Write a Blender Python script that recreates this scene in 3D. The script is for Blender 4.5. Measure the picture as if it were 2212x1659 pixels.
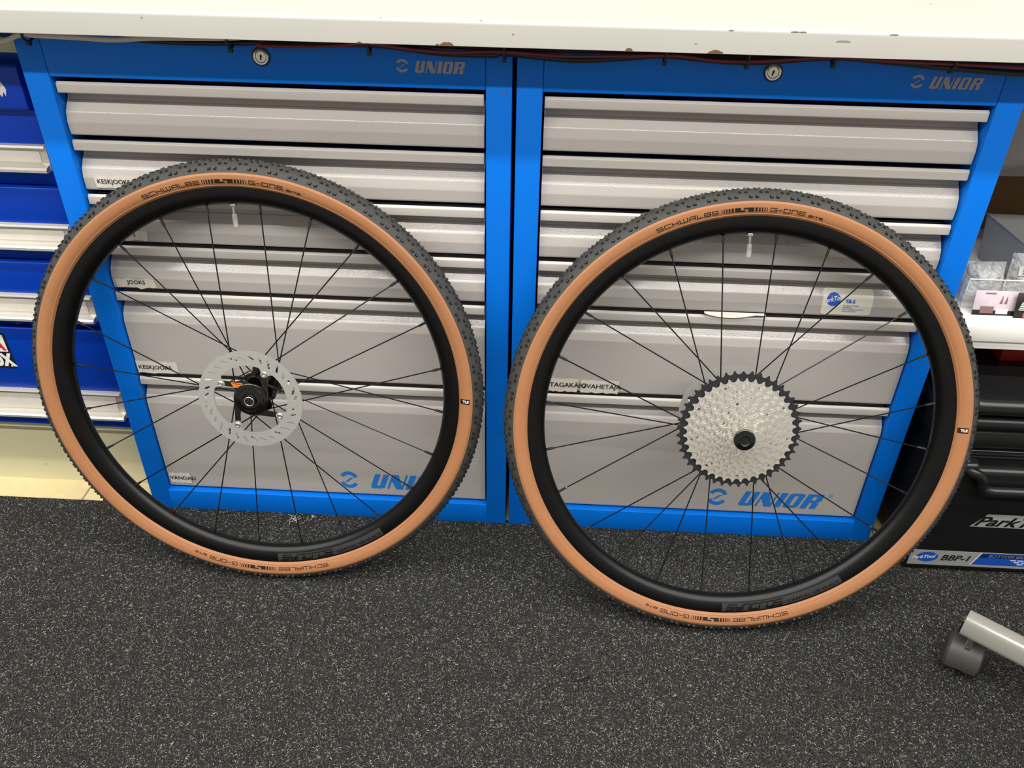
import bpy, bmesh, math, random
import numpy as np
from mathutils import Matrix, Vector

scene = bpy.context.scene
for o in list(bpy.data.objects):
    bpy.data.objects.remove(o, do_unlink=True)
COL = scene.collection
R = math.radians
random.seed(7)
RNG = np.random.default_rng(11)

# ------------------------------------------------------------------ camera
CAM = Vector((0.0505, -1.1526, 1.1269))
PITCH, YAW, ROLL, FPX = 0.6118, -0.0397, 0.0198, 1840.56
_r = Vector((math.cos(YAW), -math.sin(YAW), 0)); _f0 = Vector((math.sin(YAW), math.cos(YAW), 0)); _u0 = Vector((0, 0, 1))
_f = _f0 * math.cos(PITCH) - _u0 * math.sin(PITCH)
_u = _u0 * math.cos(PITCH) + _f0 * math.sin(PITCH)
_r2 = _r * math.cos(ROLL) + _u * math.sin(ROLL)
_u2 = -_r * math.sin(ROLL) + _u * math.cos(ROLL)
cd = bpy.data.cameras.new('camera')
cd.sensor_fit = 'HORIZONTAL'; cd.sensor_width = 36.0; cd.lens = FPX * 36.0 / 2212.0
cd.clip_start = 0.05; cd.clip_end = 50
cam = bpy.data.objects.new('camera', cd); COL.objects.link(cam)
M = Matrix.Identity(4)
for i in range(3):
    M[i][0] = _r2[i]; M[i][1] = _u2[i]; M[i][2] = -_f[i]; M[i][3] = CAM[i]
cam.matrix_world = M
scene.camera = cam

# ------------------------------------------------------------------ light
world = bpy.data.worlds.new('world'); scene.world = world; world.use_nodes = True
wb = world.node_tree.nodes['Background']
wb.inputs['Color'].default_value = (1.0, 0.975, 0.93, 1); wb.inputs['Strength'].default_value = 0.44

def tube_row(name, y, z, x, length, power):
    l = bpy.data.lights.new('ceiling_tube_offscreen', 'AREA'); l.shape = 'RECTANGLE'
    l.size = length; l.size_y = 0.11; l.energy = power; l.color = (1.0, 0.972, 0.918)
    o = bpy.data.objects.new(name, l); COL.objects.link(o)
    o.location = (x, y, z)
    return o
tube_row('ceiling_tubes_near_offscreen', -1.03, 3.5, 0.0, 9.0, 200)
tube_row('ceiling_tubes_far_offscreen', -2.48, 3.5, 0.0, 9.0, 262)

vs = scene.view_settings
vs.view_transform = 'Standard'; vs.look = 'None'; vs.gamma = 1.0; vs.use_curve_mapping = False
vs.exposure = 0.0

# ------------------------------------------------------------------ materials
def lin(c):
    return tuple(((v / 255.0) / 12.92 if v / 255.0 <= 0.04045 else ((v / 255.0 + 0.055) / 1.055) ** 2.4) for v in c) + (1.0,)

def mat(name, rgb, rough=0.5, metal=0.0, spec=0.5, coat=0.0, noise=None, bump=None, speck=None, trans=0.0, alpha=1.0, emit=0.0):
    """noise=(scale, amount) soft colour mottling; bump=(scale, strength, distance); speck=(scale, threshold, rgb, mix) small marks"""
    m = bpy.data.materials.new(name); m.use_nodes = True
    nt = m.node_tree; b = nt.nodes['Principled BSDF']
    b.inputs['Base Color'].default_value = lin(rgb)
    b.inputs['Roughness'].default_value = rough
    b.inputs['Metallic'].default_value = metal
    b.inputs['Specular IOR Level'].default_value = spec
    b.inputs['Coat Weight'].default_value = coat
    b.inputs['Coat Roughness'].default_value = 0.08
    b.inputs['Transmission Weight'].default_value = trans
    b.inputs['Alpha'].default_value = alpha
    tc = nt.nodes.new('ShaderNodeTexCoord')
    col = None
    if noise:
        n = nt.nodes.new('ShaderNodeTexNoise'); n.inputs['Scale'].default_value = noise[0]; n.inputs['Detail'].default_value = 5
        nt.links.new(tc.outputs['Object'], n.inputs['Vector'])
        mx = nt.nodes.new('ShaderNodeMix'); mx.data_type = 'RGBA'
        a = lin(rgb); k = noise[1]
        mx.inputs[6].default_value = tuple(v * (1 - k) for v in a[:3]) + (1,)
        mx.inputs[7].default_value = tuple(min(1, v * (1 + k)) for v in a[:3]) + (1,)
        nt.links.new(n.outputs['Fac'], mx.inputs[0]); col = mx.outputs[2]
    if speck:
        n = nt.nodes.new('ShaderNodeTexNoise'); n.inputs['Scale'].default_value = speck[0]; n.inputs['Detail'].default_value = 2
        nt.links.new(tc.outputs['Object'], n.inputs['Vector'])
        rp = nt.nodes.new('ShaderNodeMapRange'); rp.inputs['From Min'].default_value = speck[1]; rp.inputs['From Max'].default_value = speck[1] + 0.03
        rp.inputs['To Max'].default_value = speck[3]
        nt.links.new(n.outputs['Fac'], rp.inputs['Value'])
        mx = nt.nodes.new('ShaderNodeMix'); mx.data_type = 'RGBA'
        if col: nt.links.new(col, mx.inputs[6])
        else: mx.inputs[6].default_value = lin(rgb)
        mx.inputs[7].default_value = lin(speck[2])
        nt.links.new(rp.outputs['Result'], mx.inputs[0]); col = mx.outputs[2]
    if col: nt.links.new(col, b.inputs['Base Color'])
    if bump:
        n = nt.nodes.new('ShaderNodeTexNoise'); n.inputs['Scale'].default_value = bump[0]; n.inputs['Detail'].default_value = 2
        nt.links.new(tc.outputs['Object'], n.inputs['Vector'])
        bp = nt.nodes.new('ShaderNodeBump'); bp.inputs['Strength'].default_value = bump[1]; bp.inputs['Distance'].default_value = bump[2]
        nt.links.new(n.outputs['Fac'], bp.inputs['Height']); nt.links.new(bp.outputs['Normal'], b.inputs['Normal'])
    return m

MT = {}
MT['blue'] = mat('blue_paint', (0, 110, 216), 0.42, spec=0.2, noise=(9, 0.05), bump=(900, 0.05, 0.001), speck=(55, 0.74, (20, 60, 110), 0.6))
MT['grey'] = mat('grey_paint', (180, 174, 169), 0.20, noise=(6, 0.05), bump=(480, 0.17, 0.0010), speck=(120, 0.755, (95, 88, 82), 0.6))
MT['handle_grey'] = mat('grey_paint_smooth', (186, 180, 174), 0.33, noise=(8, 0.04), speck=(120, 0.76, (110, 100, 90), 0.6))
MT['white_top'] = mat('white_laminate', (188, 186, 179), 0.18, spec=0.4, noise=(4, 0.03), speck=(90, 0.765, (120, 110, 105), 0.8))
MT['chip'] = mat('bare_chipboard', (112, 82, 52), 0.9, noise=(400, 0.4))
MT['black'] = mat('black_plastic', (14, 14, 15), 0.5)
MT['dblue'] = mat('royal_blue_paint', (0, 58, 170), 0.3, spec=0.3, noise=(7, 0.06), speck=(45, 0.755, (120, 150, 220), 0.8))
MT['alu'] = mat('aluminium', (214, 210, 200), 0.38, metal=0.55, noise=(30, 0.05))
MT['paper'] = mat('paper', (214, 208, 198), 0.6, noise=(60, 0.08))
MT['cream'] = mat('cream_paint', (206, 200, 165), 0.45, noise=(5, 0.05), speck=(70, 0.74, (130, 120, 90), 0.5))
MT['tile'] = mat('beige_tile', (214, 196, 150), 0.45, noise=(60, 0.14))
MT['grout'] = mat('grey_grout', (125, 118, 104), 0.9)
MT['wall'] = mat('wall_paint', (205, 198, 184), 0.8, noise=(3, 0.04))
MT['rubber'] = mat('black_rubber', (60, 60, 57), 0.62, spec=0.35, noise=(90, 0.12))
MT['knob'] = mat('knob_rubber', (27, 27, 28), 0.5, spec=0.45)
MT['tan'] = mat('tan_sidewall', (162, 111, 74), 0.55, spec=0.35, noise=(26, 0.07), bump=(1500, 0.08, 0.0004))
MT['print'] = mat('black_print', (24, 17, 14), 0.5)
MT['rim'] = mat('satin_black', (3, 3, 4), 0.36, spec=0.32, noise=(40, 0.08))
MT['decal'] = mat('grey_decal', (48, 48, 48), 0.32)
MT['gloss_black'] = mat('gloss_black', (9, 9, 10), 0.16, spec=0.6)
MT['spoke'] = mat('black_spoke', (34, 34, 36), 0.25, metal=0.5)
MT['nipple'] = mat('nipple_metal', (84, 84, 86), 0.16, metal=0.9)
MT['steel'] = mat('brushed_steel', (190, 189, 184), 0.40, metal=0.55, noise=(40, 0.05))
MT['nickel'] = mat('nickel_plate', (228, 225, 216), 0.27, metal=0.82, noise=(220, 0.2))
MT['sprocket_black'] = mat('black_anodised', (30, 31, 35), 0.38, spec=0.5)
MT['chrome'] = mat('chrome', (210, 208, 200), 0.18, metal=0.95)
MT['clear'] = mat('clear_plastic', (235, 235, 230), 0.12, alpha=0.2)
MT['bag'] = mat('translucent_bag', (212, 212, 210), 0.2, alpha=0.7, bump=(55, 0.9, 0.02), noise=(40, 0.2))
MT['bin'] = mat('translucent_bin', (172, 172, 170), 0.22, alpha=0.5)
MT['orange'] = mat('orange_sticker', (240, 120, 30), 0.5)
MT['tle'] = mat('dark_red_label', (30, 8, 9), 0.5)
MT['white'] = mat('white_print', (236, 234, 228), 0.5)
MT['red'] = mat('red_print', (205, 30, 50), 0.5)
MT['darkred'] = mat('dark_red_card', (150, 14, 16), 0.5)
MT['logo_grey'] = mat('grey_print', (150, 142, 146), 0.5)
MT['logo_blue'] = mat('blue_print', (38, 122, 208), 0.45)
MT['royal'] = mat('royal_print', (20, 84, 186), 0.45)
MT['navy'] = mat('navy_print', (10, 30, 96), 0.45)
MT['silverp'] = mat('silver_print', (160, 160, 158), 0.42)
MT['cable_w'] = mat('off_white_cable', (196, 190, 174), 0.5)
MT['cable_b'] = mat('black_cable', (13, 12, 16), 0.45)
MT['cable_r'] = mat('dark_red_cable', (110, 26, 40), 0.45)
MT['molded'] = mat('molded_black_plastic', (20, 21, 22), 0.33, spec=0.5, bump=(500, 0.1, 0.0005), noise=(12, 0.1))
MT['cardboard'] = mat('brown_cardboard', (112, 84, 46), 0.85, noise=(14, 0.08))
MT['greycloth'] = mat('grey_plastic_sack', (176, 166, 154), 0.6, noise=(12, 0.06), bump=(18, 0.3, 0.01))
MT['shelfwhite'] = mat('white_shelf', (236, 234, 226), 0.35, noise=(7, 0.02))
MT['chairsilver'] = mat('silver_powdercoat', (196, 194, 184), 0.3, metal=0.35)
MT['caster'] = mat('grey_black_rubber', (64, 62, 60), 0.5, noise=(60, 0.25), bump=(90, 0.15, 0.001))
MT['photo'] = mat('pale_photo_print', (206, 190, 198), 0.4, noise=(45, 0.22))
MT['pink'] = mat('dusky_print', (128, 96, 96), 0.5)
MT['coral'] = mat('coral_print', (226, 70, 60), 0.5)
MT['tape'] = mat('yellow_paper', (236, 230, 160), 0.6)
MT['ptsticker'] = mat('pale_sticker', (222, 218, 206), 0.32)

# ------------------------------------------------------------------ helpers
class MB:
    def __init__(s): s.v = []; s.f = []; s.m = []
    def add(s, verts, faces, mi=0):
        n = len(s.v); s.v += [tuple(p) for p in verts]
        s.f += [tuple(i + n for i in f) for f in faces]; s.m += [mi] * len(faces); return s
    def box(s, x0, x1, y0, y1, z0, z1, mi=0):
        vs_ = [(x, y, z) for z in (z0, z1) for y in (y0, y1) for x in (x0, x1)]
        return s.add(vs_, [(0, 2, 3, 1), (4, 5, 7, 6), (0, 1, 5, 4), (2, 6, 7, 3), (0, 4, 6, 2), (1, 3, 7, 5)], mi)
    def prism_x(s, prof, x0, x1, mi=0):
        """prof: closed (y,z) polygon, counter-clockwise seen from +x"""
        n = len(prof)
        vs_ = [(x0, y, z) for y, z in prof] + [(x1, y, z) for y, z in prof]
        fs = [(i, i + n, (i + 1) % n + n, (i + 1) % n)[::-1] for i in range(n)]
        return s.add(vs_, fs + [tuple(range(n))[::-1], tuple(range(n, 2 * n))], mi)
    def prism_z(s, poly, z0, z1, mi=0):
        n = len(poly)
        vs_ = [(x, y, z0) for x, y in poly] + [(x, y, z1) for x, y in poly]
        fs = [(i, (i + 1) % n, (i + 1) % n + n, i + n) for i in range(n)]
        return s.add(vs_, fs + [tuple(range(n))[::-1], tuple(range(n, 2 * n))], mi)
    def lathe(s, prof, n=48, closed=False, mi=0):
        """prof: (r, z) list swept about local Z"""
        k = len(prof); vs_ = []
        for j in range(n):
            a = 2 * math.pi * j / n; c, d = math.cos(a), math.sin(a)
            vs_ += [(r * c, r * d, z) for r, z in prof]
        fs = []
        for j in range(n):
            j2 = (j + 1) % n
            for i in range(k if closed else k - 1):
                i2 = (i + 1) % k
                fs.append((j * k + i, j2 * k + i, j2 * k + i2, j * k + i2))
        return s.add(vs_, fs, mi)
    def tube(s, pts, rad, n=8, mi=0, caps=True):
        pts = [Vector(p) for p in pts]; rings = []
        prev = None
        for i, p in enumerate(pts):
            t = (pts[min(i + 1, len(pts) - 1)] - pts[max(i - 1, 0)]).normalized()
            if prev is None:
                a = Vector((0, 0, 1)) if abs(t.z) < 0.9 else Vector((1, 0, 0))
                u = t.cross(a).normalized()
            else:
                u = (prev - t * prev.dot(t)).normalized()
            prev = u; w = t.cross(u)
            rr = rad[i] if isinstance(rad, (list, tuple)) else rad
            rings.append([tuple(p + (u * math.cos(2 * math.pi * k / n) + w * math.sin(2 * math.pi * k / n)) * rr) for k in range(n)])
        vs_ = [q for r_ in rings for q in r_]; fs = []
        for i in range(len(rings) - 1):
            for k in range(n):
                k2 = (k + 1) % n
                fs.append((i * n + k, i * n + k2, (i + 1) * n + k2, (i + 1) * n + k))
        if caps:
            fs.append(tuple(range(n))[::-1]); fs.append(tuple(range((len(rings) - 1) * n, len(rings) * n)))
        return s.add(vs_, fs, mi)
    def xform(s, fn): s.v = [tuple(fn(Vector(p))) for p in s.v]; return s
    def mesh(s, name, mats, smooth=None):
        me = bpy.data.meshes.new(name)
        me.from_pydata(s.v, [], s.f)
        for m in (mats if isinstance(mats, (list, tuple)) else [mats]): me.materials.append(MT[m])
        me.polygons.foreach_set('material_index', s.m)
        bm = bmesh.new(); bm.from_mesh(me); bmesh.ops.recalc_face_normals(bm, faces=bm.faces); bm.to_mesh(me); bm.free()
        if smooth is not None:
            me.polygons.foreach_set('use_smooth', [True] * len(me.polygons))
            me.set_sharp_from_angle(angle=R(smooth))
        me.update(); return me

def put(name, me, parent=None, loc=(0, 0, 0), rot=(0, 0, 0)):
    o = bpy.data.objects.new(name, me); COL.objects.link(o)
    o.location = loc; o.rotation_euler = rot
    if parent: o.parent = parent
    return o
def tag(o, label, cat, group=None, kind=None):
    o['label'] = label; o['category'] = cat
    if group: o['group'] = group
    if kind: o['kind'] = kind
    return o
def root(name, loc, label, cat, group=None, rot=(0, 0, 0)):
    o = put(name, None, None, loc, rot); o.empty_display_size = 0.05
    return tag(o, label, cat, group)
def bevel(me, w, seg=2, ang=40):
    bm = bmesh.new(); bm.from_mesh(me)
    es = [e for e in bm.edges if len(e.link_faces) == 2 and e.calc_face_angle(0) > R(ang)]
    bmesh.ops.bevel(bm, geom=es, offset=w, segments=seg, profile=0.5, affect='EDGES', clamp_overlap=True)
    bm.to_mesh(me); bm.free()
    me.polygons.foreach_set('use_smooth', [True] * len(me.polygons)); me.set_sharp_from_angle(angle=R(50))
    return me
def rbox(x0, x1, y0, y1, z0, z1, m, bw=0.002, seg=2):
    return bevel(MB().box(x0, x1, y0, y1, z0, z1).mesh('shape', m), bw, seg)

# flat shapes with holes, by 2D curve fill
def curve_plate(loops, depth, m, name='plate'):
    cu = bpy.data.curves.new(name, 'CURVE'); cu.dimensions = '2D'; cu.fill_mode = 'BOTH'; cu.extrude = depth / 2
    for lp in loops:
        sp = cu.splines.new('POLY'); sp.points.add(len(lp) - 1)
        for p, (a, b) in zip(sp.points, lp): p.co = (a, b, 0, 1)
        sp.use_cyclic_u = True
    ob = bpy.data.objects.new(name, cu); COL.objects.link(ob)
    bpy.context.view_layer.update()
    me = bpy.data.meshes.new_from_object(ob.evaluated_get(bpy.context.evaluated_depsgraph_get()))
    bpy.data.objects.remove(ob); me.name = name
    me.materials.clear(); me.materials.append(MT[m])
    return me
# built-in font outlines -> flat triangles
def font2d(txt, h, shear=0.0, bold=0.0, sx=1.0):
    cu = bpy.data.curves.new('t', 'FONT'); cu.body = txt; cu.size = 1.0; cu.shear = shear; cu.offset = bold
    cu.resolution_u = 3
    ob = bpy.data.objects.new('t', cu); COL.objects.link(ob); bpy.context.view_layer.update()
    me = bpy.data.meshes.new_from_object(ob.evaluated_get(bpy.context.evaluated_depsgraph_get()))
    bpy.data.objects.remove(ob)
    vs_ = [(v.co.x, v.co.y) for v in me.vertices]; fs = [tuple(p.vertices) for p in me.polygons]
    bpy.data.meshes.remove(me)
    if not vs_: return [], [], 0
    x0 = min(v[0] for v in vs_); k = h / 0.70
    vs_ = [((v[0] - x0) * k * sx, v[1] * k) for v in vs_]
    return vs_, fs, max(v[0] for v in vs_)

# square stroke lettering: polylines in a unit-high cell
STROKE = {
 'S': (1.5, [[(1.5, 1), (0, 1), (0, .5), (1.5, .5), (1.5, 0), (0, 0)]]),
 'C': (1.5, [[(1.5, 1), (0, 1), (0, 0), (1.5, 0)]]),
 'H': (1.5, [[(0, 1), (0, 0)], [(1.5, 1), (1.5, 0)], [(0, .5), (1.5, .5)]]),
 'W': (1.9, [[(0, 1), (0, 0), (1.9, 0), (1.9, 1)], [(.95, 1), (.95, 0)]]),
 'A': (1.5, [[(0, 0), (0, .65), (.4, 1), (1.5, 1), (1.5, 0)], [(0, .42), (1.5, .42)]]),
 'L': (1.3, [[(0, 1), (0, 0), (1.3, 0)]]),
 'B': (1.5, [[(0, 0), (0, 1), (1.5, 1), (1.5, 0), (0, 0)], [(0, .5), (1.5, .5)]]),
 'E': (1.4, [[(1.4, 1), (0, 1), (0, 0), (1.4, 0)], [(0, .5), (1.4, .5)]]),
 'G': (1.5, [[(1.5, 1), (0, 1), (0, 0), (1.5, 0), (1.5, .5), (.7, .5)]]),
 '-': (.8, [[(0, .5), (.8, .5)]]),
 'O': (1.5, [[(0, 0), (0, 1), (1.5, 1), (1.5, 0), (0, 0)]]),
 'N': (1.4, [[(0, 0), (0, 1), (1.4, 1), (1.4, 0)]]),
 'I': (0.0, [[(0, 0), (0, 1)]]),
 'T': (1.4, [[(0, 1), (1.4, 1)], [(.7, 1), (.7, 0)]]),
 'Y': (1.3, [[(0, 1), (0, .45), (1.3, .45)], [(1.3, 1), (1.3, 0), (.2, 0)]]),
 'R': (1.3, [[(0, 0), (0, 1), (1.3, 1)]]),
}
def stroke_quads(txt, h, t, gap=0.45, shear=0.0, sx=1.0):
    out = []; x = 0.0
    for ch in txt:
        if ch == ' ': x += 0.9; continue
        w, pls = STROKE[ch]
        for pl in pls:
            for (ax, ay), (bx, by) in zip(pl[:-1], pl[1:]):
                a = Vector(((x + ax) * h * sx, ay * h)); b = Vector(((x + bx) * h * sx, by * h))
                d = (b - a).normalized(); nrm = Vector((-d.y, d.x)) * t / 2; e = d * t / 2
                L = (b - a).length; k = max(1, int(L / 0.003))
                for i in range(k):
                    p = a - e + (b - a + 2 * e) * (i / k); q = a - e + (b - a + 2 * e) * ((i + 1) / k)
                    out.append([p - nrm, q - nrm, q + nrm, p + nrm])
        x += w + gap
    W_ = (x - gap) * h * sx
    return [[(p.x + shear * p.y, p.y) for p in qd] for qd in out], W_
UN = {  # heavy block glyphs as quads in a unit-high cell
 'U': (.78, [[(0, .1), (.3, .1), (.3, 1), (0, 1)], [(.46, .05), (.76, .05), (.76, 1), (.46, 1)], [(.0, .1), (.12, 0), (.62, 0), (.76, .16)], [(0, .1), (.76, .1), (.76, .2), (0, .2)]]),
 'N': (.86, [[(0, 0), (.11, 0), (.11, 1), (0, 1)], [(.11, 1), (.36, 1), (.86, 0), (.5, 0)], [(.11, 1), (.11, .55), (.5, 0), (.62, .2)], [(.75, 0), (.86, 0), (.86, 1), (.75, 1)]]),
 'I': (.33, [[(0, 0), (.33, 0), (.33, 1), (0, 1)]]),
 'O': (.8, [[(0, .1), (.3, .1), (.3, .9), (0, .9)], [(.5, .1), (.8, .1), (.8, .9), (.5, .9)], [(0, .1), (.1, 0), (.7, 0), (.8, .1)], [(0, .9), (.8, .9), (.7, 1), (.1, 1)], [(0, .1), (.8, .1), (.8, .17), (0, .17)], [(0, .83), (.8, .83), (.8, .9), (0, .9)]]),
 'R': (.86, [[(0, 0), (.33, 0), (.33, 1), (0, 1)], [(.33, .84), (.86, .84), (.8, 1), (.33, 1)], [(.55, .5), (.86, .58), (.86, .88), (.55, .88)], [(.33, .42), (.75, .42), (.86, .58), (.33, .58)], [(.5, 0), (.83, 0), (.83, .36), (.5, .46)]]),
}
def unior_quads(h, shear=0.33, gap=0.13, sx=1.0):
    out = []; x = 0
    for ch in 'UNIOR':
        w, qs = UN[ch]
        out += [[((x + a) * h * sx + shear * h * b, b * h) for a, b in q] for q in qs]; x += w + gap
    return out, (x - gap) * h * sx
def emblem_polys(h):
    """two opposed arcs with a slanted bar between them"""
    out = []; r1, r0 = .5 * h, .30 * h
    for s0, base in ((1, 0), (-1, 0)):
        a0, a1 = (22, 150) if s0 > 0 else (202, 330)
        k = 10
        for i in range(k):
            A, B_ = R(a0 + (a1 - a0) * i / k), R(a0 + (a1 - a0) * (i + 1) / k)
            sh = 0.0
            out.append([(r0 * math.cos(A) * 1.12, r0 * math.sin(A)), (r1 * math.cos(A) * 1.12, r1 * math.sin(A)), (r1 * math.cos(B_) * 1.12, r1 * math.sin(B_)), (r0 * math.cos(B_) * 1.12, r0 * math.sin(B_))])
    out.append([(-.26 * h, -.14 * h), (-.1 * h, -.14 * h), (.26 * h, .12 * h), (.1 * h, .12 * h)])
    return [[(a, b) for a, b in q] for q in out]

def quads_to(mb, quads, fn, mi=0, step=None):
    for i, q in enumerate(quads):
        pts = [Vector(fn(a, b)) for a, b in q]
        if step: pts = [p + Vector(step) * i for p in pts]
        mb.add(pts, [tuple(range(len(q)))], mi)
def font_to(mb, txt, h, fn, mi=0, **kw):
    vs_, fs, w = font2d(txt, h, **kw)
    if vs_: mb.add([fn(a, b) for a, b in vs_], fs, mi)
    return w

# ------------------------------------------------------------------ setting
FLOOR_Z = -0.004
fl = put('floor', MB().box(-2.5, 2.5, -3.0, 0.78, FLOOR_Z - 0.05, FLOOR_Z - 0.0015).mesh('floor', 'grout')); fl['kind'] = 'structure'
tile = rbox(0.0015, 0.2985, 0.0015, 0.2985, -0.006, 0.0, 'tile', 0.001, 1)
for ix in range(-6, 5):
    for iy in (-1, 0, 1, 2):
        # joints: one runs from the plinth to the carpet edge at x = -0.815
        x0 = -0.815 + 0.3 * (ix + 2)
        if x0 < -2.4 or x0 > 2.1: continue
        put('floor_tile', tile, fl, (x0, -0.02 + 0.3 * iy - 0.12, FLOOR_Z))
wl = put('wall_back', MB().box(-2.5, 2.5, 0.78, 0.9, FLOOR_Z, 2.9).mesh('wall_back', 'wall')); wl['kind'] = 'structure'

# carpet slab and its pile
def carpet_material():
    m = bpy.data.materials.new('charcoal_carpet'); m.use_nodes = True; nt = m.node_tree; b = nt.nodes['Principled BSDF']
    b.inputs['Roughness'].default_value = 0.95; b.inputs['Specular IOR Level'].default_value = 0.1
    tc = nt.nodes.new('ShaderNodeTexCoord')
    n = nt.nodes.new('ShaderNodeTexNoise'); n.inputs['Scale'].default_value = 420; n.inputs['Detail'].default_value = 4
    n2 = nt.nodes.new('ShaderNodeTexNoise'); n2.inputs['Scale'].default_value = 7; n2.inputs['Detail'].default_value = 3
    for q in (n, n2): nt.links.new(tc.outputs['Object'], q.inputs['Vector'])
    cr = nt.nodes.new('ShaderNodeValToRGB'); e = cr.color_ramp.elements
    e[0].position = 0.38; e[0].color = lin((22, 22, 21)); e[1].position = 0.72; e[1].color = lin((74, 73, 69))
    nt.links.new(n.outputs['Fac'], cr.inputs['Fac']); nt.links.new(cr.outputs['Color'], b.inputs['Base Color'])
    bp = nt.nodes.new('ShaderNodeBump'); bp.inputs['Strength'].default_value = 0.8; bp.inputs['Distance'].default_value = 0.003
    nt.links.new(n.outputs['Fac'], bp.inputs['Height']); nt.links.new(bp.outputs['Normal'], b.inputs['Normal'])
    return m
def fibre_material():
    m = bpy.data.materials.new('carpet_fibre'); m.use_nodes = True; nt = m.node_tree; b = nt.nodes['Principled BSDF']
    b.inputs['Roughness'].default_value = 0.7; b.inputs['Specular IOR Level'].default_value = 0.3
    g = nt.nodes.new('ShaderNodeNewGeometry'); cr = nt.nodes.new('ShaderNodeValToRGB'); cr.color_ramp.interpolation = 'LINEAR'
    e = cr.color_ramp.elements
    e[0].position = 0.0; e[0].color = lin((24, 24, 23)); e[1].position = 1.0; e[1].color = lin((192, 193, 188))
    for p, c in ((0.45, (40, 40, 40)), (0.7, (82, 83, 81)), (0.9, (150, 151, 147))):
        k = e.new(p); k.color = lin(c)
    nt.links.new(g.outputs['Random Per Island'], cr.inputs['Fac']); nt.links.new(cr.outputs['Color'], b.inputs['Base Color'])
    return m
MT['carpet'] = carpet_material(); MT['fibre'] = fibre_material()
cp = put('carpet', MB().box(-1.6, 1.6, -1.3, 0.0105, FLOOR_Z - 0.0013, -0.0024).mesh('carpet', 'carpet'))
tag(cp, 'charcoal flecked needle felt carpet covering the workshop floor', 'carpet')
def pile(n, x0, x1, y0, y1):
    px = RNG.uniform(x0, x1, n); py = RNG.uniform(y0, y1, n)
    ang = RNG.uniform(0, 2 * np.pi, n); L = RNG.uniform(0.0015, 0.0045, n); curl = RNG.normal(0, 1.5, n)
    lift = RNG.uniform(0.0004, 0.0021, n); wd = RNG.uniform(0.00015, 0.00032, n)
    K = 3; V = np.zeros((n, K, 2, 3))
    cx, cy, a = px.copy(), py.copy(), ang.copy()
    for k in range(K):
        t = k / (K - 1); z = -0.0023 + lift * np.sin(np.pi * (0.15 + 0.75 * t))
        nx, ny = -np.sin(a), np.cos(a)
        w_ = wd * (1 - 0.5 * t)
        V[:, k, 0] = np.stack([cx + nx * w_, cy + ny * w_, z], 1); V[:, k, 1] = np.stack([cx - nx * w_, cy - ny * w_, z + 0.0002], 1)
        cx = cx + np.cos(a) * L / (K - 1); cy = cy + np.sin(a) * L / (K - 1); a = a + curl / (K - 1)
    co = V.reshape(-1, 3)
    base = (np.arange(n) * K * 2)[:, None]
    q = np.concatenate([base + np.array([2 * k, 2 * k + 1, 2 * k + 3, 2 * k + 2])[None] for k in range(K - 1)], 1).reshape(-1)
    me = bpy.data.meshes.new('pile'); me.vertices.add(len(co)); me.vertices.foreach_set('co', co.ravel())
    nf = n * (K - 1); me.loops.add(nf * 4); me.loops.foreach_set('vertex_index', q.astype(np.int32))
    me.polygons.add(nf); me.polygons.foreach_set('loop_start', np.arange(nf, dtype=np.int32) * 4); me.polygons.foreach_set('loop_total', np.full(nf, 4, dtype=np.int32))
    me.update(calc_edges=True); me.materials.append(MT['fibre']); return me
pl_ = put('carpet_pile', pile(430000, -1.1, 1.15, -0.72, 0.010), cp); pl_['kind'] = 'stuff'

# ------------------------------------------------------------------ worktop
T0, T1, TY = 0.8635, 0.8945, -0.06
_e = 0.0055
top_me = MB().prism_x([(TY, T0 + 0.0006), (TY, T1 - _e)] + [(TY + _e - _e * math.cos(R(15 * k)), T1 - _e + _e * math.sin(R(15 * k))) for k in range(1, 7)] + [(0.70, T1), (0.70, T0), (TY + 0.0006, T0)], -1.9, 1.9).mesh('worktop', 'white_top', smooth=40)
wt = put('worktop', top_me); tag(wt, 'long white laminate worktop with chipped front edge above the cabinets', 'worktop')
def half_chip(x, w, h, z, m='chip'):
    pts = [(x - w / 2, z)] + [(x - w / 2 * math.cos(math.pi * t / 8), z + h * math.sin(math.pi * t / 8) * random.uniform(.8, 1.1)) for t in range(1, 8)] + [(x + w / 2, z)]
    mb = MB(); n = len(pts)
    mb.add([(a, TY - 0.0004, b) for a, b in pts] + [(a, TY + 0.003, b) for a, b in pts], [tuple(range(n)), tuple(range(n, 2 * n))[::-1]] + [(i, i + n, (i + 1) % n + n, (i + 1) % n) for i in range(n)])
    put('edge_chip', mb.mesh('edge_chip', m), wt)
for x_, w_, h_ in ((-0.0815, 0.017, 0.0045), (0.142, 0.009, 0.004), (0.247, 0.019, 0.004), (-0.093, 0.005, 0.002), (-0.19, 0.006, 0.0016)):
    half_chip(x_, w_, h_, T0 + 0.0008)
for x_, z_, w_, h_ in ((0.397, 0.8818, 0.018, 0.0022), (0.338, 0.8915, 0.010, 0.0010), (0.3475, 0.8915, 0.008, 0.0010), (0.262, 0.8912, 0.006, 0.0008), (0.455, 0.8915, 0.010, 0.0008), (-0.0, 0.879, 0.003, 0.0016), (0.222, 0.875, 0.003, 0.0012)):
    half_chip(x_, w_, h_, z_, 'logo_grey')

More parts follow.
